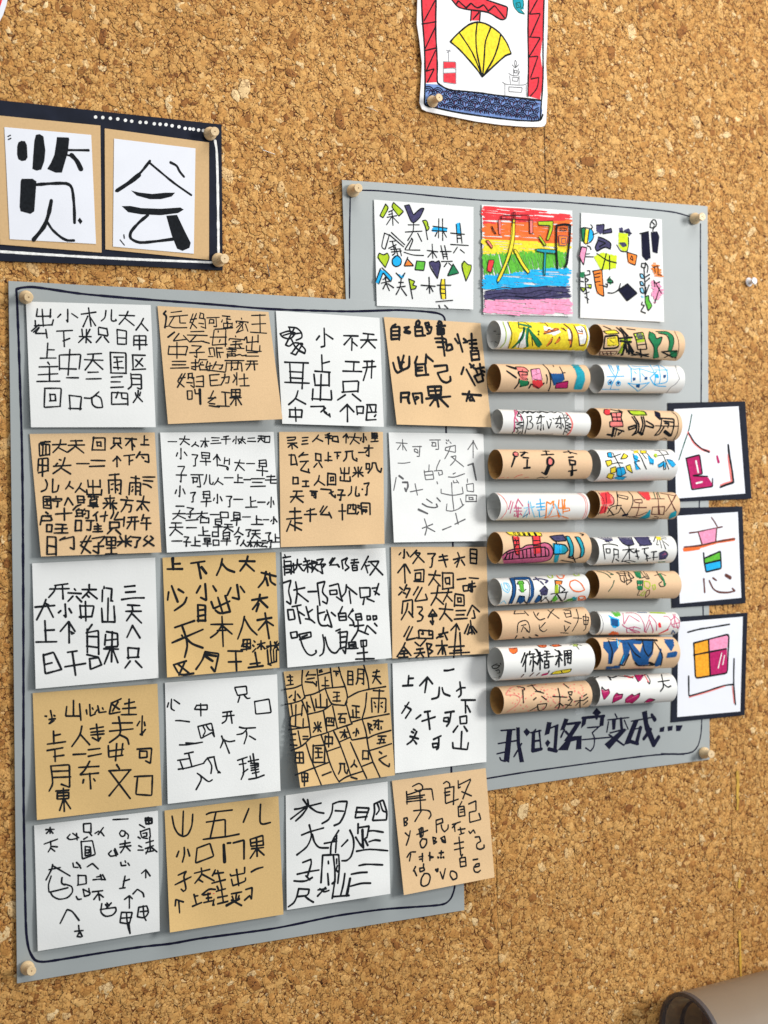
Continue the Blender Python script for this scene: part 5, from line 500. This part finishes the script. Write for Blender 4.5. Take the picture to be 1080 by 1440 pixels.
o = slab('title_board', [(-135,127.5),(0,140.8),(311.6,175),(313.2,380.3),(183,373.6),(0,366.9),(-135,360)], .0030, .0009, navy_p)
tag(o, 'black title board at upper left, two kraft cards reading 览 and 会', 'title board')
Z=3.273; q=lambda *v: [(v[i]/Z, 120+v[i+1]/Z) for i in range(0,len(v),2)]
for k, (kc, wc, sp) in enumerate(((q(-22,137,462,185,468,770,0,732), q(20,192,420,228,442,730,45,708), "$85,262,98,255,115,257,124,275,127,332,118,346,100,349,84,340,78,318,79,280 $165,228,182,224,200,235,209,300,204,350,190,388,168,393,149,385,152,330,158,255 $262,238,316,240,319,250,312,310,300,350,285,402,255,402,217,385,235,355,250,320,258,270 !3.2 ~310,298,408,299 !6.5 ~330,322,355,348,372,385 !3 ~300,318,325,325,345,335 $100,430,150,430,168,442,166,470,158,580,140,592,95,580,90,560,95,440 !4.2 ~160,458,230,452,310,450,333,470,342,560,343,632 $357,622,367,608,380,626,370,640 !5.5 ~236,532,225,590,205,650,155,710 !3.6 ~218,630,240,665,280,700,310,715,340,714 !1.6 ~36,236,48,230 ~38,250,50,244"),
  (q(482,198,962,263,962,803,485,755), q(525,245,900,290,892,775,520,742), "!3.6 ~690,348,650,400,600,445,535,486 !5.5 ~640,412,600,445,540,484 !3 ~690,358,740,400,800,450,880,505 $603,484,640,493,700,500,760,494,806,494,790,512,740,524,690,524,630,508 $560,556,600,555,650,565,740,568,830,562,846,572,820,588,740,598,650,594,590,584 !4 ~680,598,640,630,600,675,598,705,640,726,720,718,795,708 $765,600,815,596,850,670,878,725,872,748,840,762,815,752,790,690 !3.6 ~785,355,815,370,825,395,846,420 !1.8 ~570,688,572,704 ~553,712,572,735"))):
    sh = Sheet(kc, .0036, 0, 0, 0, 0, wav=.00003, seed=k); sh.mesh('kraft_card', mat('kraft card mount', (.63,.42,.21), .8, .04, 500, .2, 900), o, 10)
    sh = Sheet(wc, .0041, 0, 0, 0, 0, wav=.00003, seed=k+4); sh.mesh('paper', glossw, o, 10, .00015); a = Art(sh); a.draw(sp, 0, 120, Z, 'k', 3); a.build(o, 'brush_character')
a = Art(Flat(.0030)); a.draw("!3.4 ~-300,752,-120,757,0,765,200,778,400,790,600,800,800,808,975,815 ~990,255,998,300,1002,450,1004,600,1006,775", 0, 120, Z, 'w', 3.4); 
for x, y in ((440,146),(473,148),(508,152),(542,155),(577,161),(606,165),(645,170),(672,171),(710,177),(737,179),(764,181),(792,186),(824,191),(852,198),(874,200),(890,202),(914,206),(936,208)):
    a.poly([((x+8*math.cos(t*.628))/Z, 120+(y+8*math.sin(t*.628))/Z) for t in range(10)], 'w')
a.build(o, 'white_line')

poster([(939.3,566.6),(1048,564.3),(1057,701.4),(939.8,706)], [(947.9,575.3),(1038.6,571.4),(1048,693.9),(950.7,701)], .0036, 930, 550, 7.714, "#T !1.4 ~330,255,300,420,250,560,190,745 #s !2.6 ~290,450,350,560,430,630,520,655 #k !1.8 ~298,455,355,555,440,628,520,662 #m @275,725,415,695,440,900,350,910,500,930,560,1020,330,1060 #m @275,725,380,700,370,900,350,1000,330,1060 #w !2 ~375,760,400,880 ~380,1000,440,985 #k !1.6 ~265,730,415,690,445,900,345,915 ~350,920,500,925 ~555,950,555,1035,330,1070,300,900,270,740 #m !3 ~605,710,620,770 #s @720,660,745,720,780,980,755,985,722,740 #k !2.6 ~725,585,735,690,765,850,782,990,700,1015,640,1042 #s !1.4 ~640,1020,700,995,755,980",'topmost black mounted drawing at the right, with a crimson L shape and sweeping red strokes')
poster([(939.5,714.5),(1044.3,712),(1048.6,848.4),(945.3,855)], [(952.3,725.3),(1037.6,720),(1042.5,840.6),(956,848.8)], .0036, 930, 700, 7.714, "#e !1.8 ~545,215,580,265,605,310 ~305,382,400,370,660,315 #p @405,380,595,335,590,475,440,495 #e ~400,375,440,500 ~600,330,590,475 #O !3 ~245,560,330,550,420,535,600,480,790,450 ~250,572,410,548 #e !2 ~250,535,420,520,600,475,795,445 #G @465,660,640,585,645,670,475,715 #b @475,715,645,675,650,765,485,805 #k !2 ~458,600,465,700,485,805,650,765,640,580,470,655 ~470,715,645,675 #e !2 ~460,880,470,1025 ~560,870,595,895 ~520,900,560,990,620,1025,720,1030,800,1010,770,985 !3.6 ~700,840,748,868",'middle black mounted drawing at right, pink box over a green and blue square')
poster([(948,868),(1051.3,861.5),(1047.3,1005.7),(943.6,1016)], [(954,874.7),(1044.6,867.2),(1041,1000.4),(952.4,1008.4)], .0036, 930, 850, 6.264, "#k !1.9 ~232,245,330,218,450,200,600,175 #Y @285,345,410,310,415,410,285,440 @290,450,415,415,425,620,305,645 #p @418,305,590,262,575,385,420,405 #m @422,415,575,395,578,605,428,620 @422,415,575,395,578,605,428,620 #w !1.3 ~530,430,500,560 ~555,450,540,530 #k !1.9 ~285,340,300,650,580,605,595,260,285,340 ~415,310,430,620 ~285,445,570,390 ~240,632,242,808,380,770,560,710,630,705 ~640,478,635,700,652,880 #s !1 ~245,818,380,780,560,720 ~625,720,640,870",'lowest black mounted drawing at the right, a 亘 shape whose window is orange and crimson')

PO = [(122,-420),(122,0),(118,150),(135,260),(150,400),(142,560),(135,650),(150,690),(180,705),(340,738),(500,770),(650,790),(800,802),(905,803),(925,797),(936,780),(945,600),(936,400),(945,200),(948,0),(948,-420)]
PO = [(560+x/4.5, y/4.5) for x, y in PO]
o = slab('fan_poster', PO, .0040, .0008, mat('glossy white poster paper', (.80,.80,.81), .35, .01, 40)); tag(o, 'cut out poster at the top edge, red borders around a yellow fan above blue waves', 'poster')
a = Art(Flat(.0040)); a.draw("#R $148,-420,240,-420,245,520,168,525,165,320,150,150 $830,-420,932,-420,918,200,900,350,918,480,898,630,825,610,820,340 !1.6 #r ~160,60,225,40 ~170,400,235,380 ~850,60,900,50 ~850,520,890,480 "
 "#h $168,530,250,535,290,555,340,572,470,582,600,600,750,618,900,635,912,700,900,765,750,760,600,742,480,725,350,705,165,665 #y $330,265,350,240,385,205,445,155,500,138,550,148,600,175,650,215,690,275,715,340,680,350,640,385,580,440,530,488,500,440,440,370,385,310 #l !1 ~510,150,515,190 "
 "#R $340,0,380,50,430,62,470,65,520,65,570,75,610,100,650,125,680,122,692,95,690,45,640,25,560,0,560,-60,340,-60 $462,70,520,70,515,130,460,130 #t $725,-20,790,-20,795,60,770,60,800,90,760,80,730,40 #R $285,390,365,392,365,430,285,435 $285,462,365,460,368,532,285,520 "
 "#k !2.4 ~330,265,350,240,385,205,445,155,500,138,550,148,600,175,650,215,690,275,715,340,680,350,640,385,580,440,530,488,500,440,440,370,385,310,330,265 ~385,205,470,330,530,480 ~500,140,490,220,495,330,530,480 ~585,175,550,260,545,350,535,480 ~648,220,630,300,600,380,545,470 "
 "~148,-420,146,0,155,150,168,320,170,525 ~240,-420,240,0,235,180,248,400,245,520,260,535,300,560,340,573,470,582,600,600,750,618,900,635 ~830,-420,825,0,820,200,825,400,820,610 ~932,-420,922,0,915,300,918,480,898,760 ~170,525,165,665,350,708,480,728,600,745,750,762,900,768,915,725 !1.8 ~235,0,165,130 ~150,152,240,138 ~235,170,165,318 ~165,322,242,303 ~235,320,178,448 ~178,450,228,435,185,520 ~880,0,830,90,900,85,835,235 ~830,235,900,238,835,350,820,362,885,355,838,490 ~840,500,890,490,880,560,835,610 "
 "!2.2 ~340,0,380,50,470,65,570,75,650,128,685,118,692,45,560,0 ~365,30,380,5,430,50,460,20,500,55,540,30,570,70,610,35,670,110 ~462,70,458,130 ~520,70,515,130 ~475,120,510,80 #T !1.2 ~725,0,730,40,760,80,800,90,775,60,795,40,790,0 ~745,20,750,50,775,45,770,15,745,20 ~755,30,762,40 #W !1 ~318,320,318,388 ~305,318,330,325 ~310,332,328,316 ~285,390,285,520,365,532,365,392,285,390 ~285,435,350,430,365,440 ~285,463,365,460 #g !1 ~675,530,675,610 ~660,520,680,535,800,540,820,520 ~810,540,810,610 ~700,550,785,555,780,585,700,580,700,550 ~705,480,710,530 ~765,480,765,530 ~700,465,720,478,755,480,770,450 ~725,488,760,490,755,515,722,512,725,488 ~730,435,730,475 ~760,435,758,475 ~720,410,740,430,762,410 ~740,380,735,400,742,430,750,395,740,380 ~735,445,752,445,750,462,735,460,735,445 #v !1.5 " + SCAL2 + " #n !1.5 " + SCAL, 560, 0, 4.5, 'k', 2)
a.build(o, 'drawn_lines')

o = slab('round_card', [(-52+65*math.cos(t*.1745), -24+90*math.sin(t*.1745)) for t in range(36)], .0036, .0008, glossw); tag(o, 'corner of a white rimmed red card cut off by the top left frame edge', 'card')
a = Art(Flat(.0036)); a.poly([(-52+58*math.cos(t*.1745), -24+78*math.sin(t*.1745)) for t in range(36)], 'r'); a.build(o)


# ------------------------------------------------------------------ wooden push pins
wood = mat('pale turned beech', (.76, .56, .32), .45, .12, 700, .2, 1500, coat=.1)
steel = mat('bright steel', (.62, .62, .62), .28, .08, 300, metal=1)
def lathe(name, prof, m, A, ax, parent=None, n=28, caps=True):
    ax = np.array(ax, float); ax /= np.linalg.norm(ax); e1 = np.cross(ax, [0, 0, 1.]); e1 /= np.linalg.norm(e1); e2 = np.cross(ax, e1)
    V = [np.array(A) + ax * z + (e1 * math.cos(2*math.pi*i/n) + e2 * math.sin(2*math.pi*i/n)) * r for z, r in prof for i in range(n)]
    Fc = [(j*n+i, j*n+(i+1) % n, (j+1)*n+(i+1) % n, (j+1)*n+i) for j in range(len(prof)-1) for i in range(n)]
    if caps: Fc += [tuple(range(n))[::-1], tuple(range((len(prof)-1)*n, len(prof)*n))]
    o = mesh(name, V, Fc, m, parent, True)
    if hasattr(o.data, 'set_sharp_from_angle'): o.data.set_sharp_from_angle(angle=.6)
    return o
PROF = [(.0012, .0030), (.0014, .0050), (.0022, .0057), (.0040, .0056), (.0052, .0050), (.0066, .0039), (.0090, .0034), (.0118, .0034), (.0138, .0037), (.0146, .0039), (.0152, .0038), (.0155, .0035)]
def pin(bx, by, hx, hy, h, label):
    A = unp([(bx, by)], h)[0]; H = unp([(hx, hy)], h + .0155)[0]; ax = H - A; ax[1] = -abs(ax[1]); ax *= .0155 / np.linalg.norm(ax)
    ax = ax * .6 + np.array([0, -.0155, 0]) * .4
    s = random.uniform(.93, 1.04)
    r = bpy.data.objects.new('push_pin', None); COL.objects.link(r); r.location = A
    tag(r, label, 'push pin', 'turned wooden push pins')
    Rl = A - A; lathe('wooden_head', [(z * s, q * s) for z, q in PROF], wood, Rl, ax, r)
    lathe('needle', [(-.004, .0002), (-.002, .0006), (.003, .0006)], steel, Rl, ax, r, 10)
    V = Rl + ax / np.linalg.norm(ax) * .01552 * s
    lathe('pith_mark', [(0, .0006), (.0001, .0004)], mat('dark pith', (.2, .1, .04)), V, ax, r, 8)
PINS = [(35.5,418,40.7,420.7,HF,'wooden push pin holding the top left corner of the large grey panel'),(294,188.7,302.6,186.6,.003,'wooden push pin at the top right corner of the black title board'),
(305.6,366,317,365.3,.003,'wooden push pin at the bottom right corner of the black title board'),(606,144,619.6,136,.004,'wooden push pin over the blue waves of the fan poster'),
(495,269,503,265,HB,'wooden push pin at the top left corner of the panel with the tubes'),(975,308,986.5,305.5,HB,'wooden push pin at the top right corner of the panel with the tubes'),
(37.3,1360.4,45.9,1363.4,HF,'wooden push pin at the bottom left corner of the large grey panel'),(988.3,1058.3,998.6,1060,HB,'wooden push pin at the bottom right corner of the panel with the tubes')]

for p in PINS: pin(*p)
# ------------------------------------------------------------------ small things on the wall
def bar(name, A, B, r, m, parent=None, n=8):
    A, B = np.array(A, float), np.array(B, float); ax = B - A; L_ = np.linalg.norm(ax)
    return lathe(name, [(0, r), (L_, r)], m, A, ax, parent, n)
for (p, q, lab) in (((516.3, 150.5), (531, 157), 'short steel staple lying in the cork left of the fan poster'), ((369.6, 211), (386.5, 217), 'short steel staple in the cork to the right of the black title board')):
    A, B = unp([p], .0019)[0], unp([q], .0019)[0]
    V = []; Fc = []
    pts = [A + [0, .002, 0], A, B, B + [0, .002, 0]]
    o = bar('staple', A, B, .0003, steel)
    bar('staple_leg', A, A + [0, .002, -.0001], .0003, steel, o); bar('staple_leg', B, B + [0, .002, -.0001], .0003, steel, o)
    tag(o, lab, 'staple', 'staples in the cork')
A = unp([(379.3, 389)], .0006)[0]; B = unp([(375.5, 371)], .0065)[0]; o = bar('nail', A, B, .00045, steel); tag(o, 'thin bare steel nail sticking up out of the cork above the large grey panel', 'nail')
glassy = mat('clear white plastic', (.82, .83, .86), .12, .02, 100, spec=.6); 
A = unp([(1052, 397)], .001)[0]
o = lathe('thumb_tack', [(0, .0036), (.0006, .0046), (.0016, .0046), (.0022, .0032), (.004, .0022), (.0062, .0021), (.0074, .0034), (.0084, .0038), (.0092, .0033), (.0095, .0015)], glassy, A, (.12, -1, .02))
tag(o, 'small white plastic push pin alone on the cork at the right edge', 'push pin')
# clear tape strip between the two tube columns
tm = bpy.data.materials.new('clear tape'); N, L, B_ = nodes(tm); B_.inputs['Base Color'].default_value = (.9, .93, .95, 1); B_.inputs['Roughness'].default_value = .25; B_.inputs['Alpha'].default_value = .10
o = slab('clear_tape', [(808, 496), (821, 497), (822, 1004), (809, 1006)], HB + .00015, .0001, tm); tag(o, 'strip of clear tape running down the pale grey panel between the tube columns', 'tape')

# ------------------------------------------------------------------ smoky plastic tube at the lower right corner
pm = bpy.data.materials.new('smoky clear plastic'); N, L, B_ = nodes(pm)
B_.inputs['Base Color'].default_value = (.33, .245, .165, 1); B_.inputs['Roughness'].default_value = .55; B_.inputs['Alpha'].default_value = .55; B_.inputs['Specular IOR Level'].default_value = .6
pr = bpy.data.materials.new('blue grey plastic rim'); N, L, B_ = nodes(pr)
B_.inputs['Base Color'].default_value = (.05, .055, .08, 1); B_.inputs['Roughness'].default_value = .5; B_.inputs['Alpha'].default_value = .5
rr = .046; hh = .052; A = unp([(971, 1466)], hh)[0]; ax = np.array([1., 0, .02])
root = lathe('plastic_tube', [(0, rr), (.35, rr), (.35, rr - .0025), (0, rr - .0025), (0, rr)], pm, A, ax, None, 72, False)
tag(root, 'smoky translucent plastic tube out of focus against the cork, lower right corner', 'plastic tube')
lathe('rim', [(-.0012, rr - .0034), (-.0012, rr + .0006), (.0035, rr + .0006), (.0035, rr - .0034), (-.0012, rr - .0034)], pr, A, ax, root, 72, False)
lathe('inner_ring', [(.016, rr - .012), (.016, rr - .0104), (.020, rr - .0104), (.020, rr - .012), (.016, rr - .012)], pr, A, ax, root, 72, False)
lathe('end_disc', [(.05, .0005), (.05, rr - .0028), (.052, rr - .0028)], mat('brown plastic disc', (.28, .17, .12), .5), A, ax, root, 60, False)
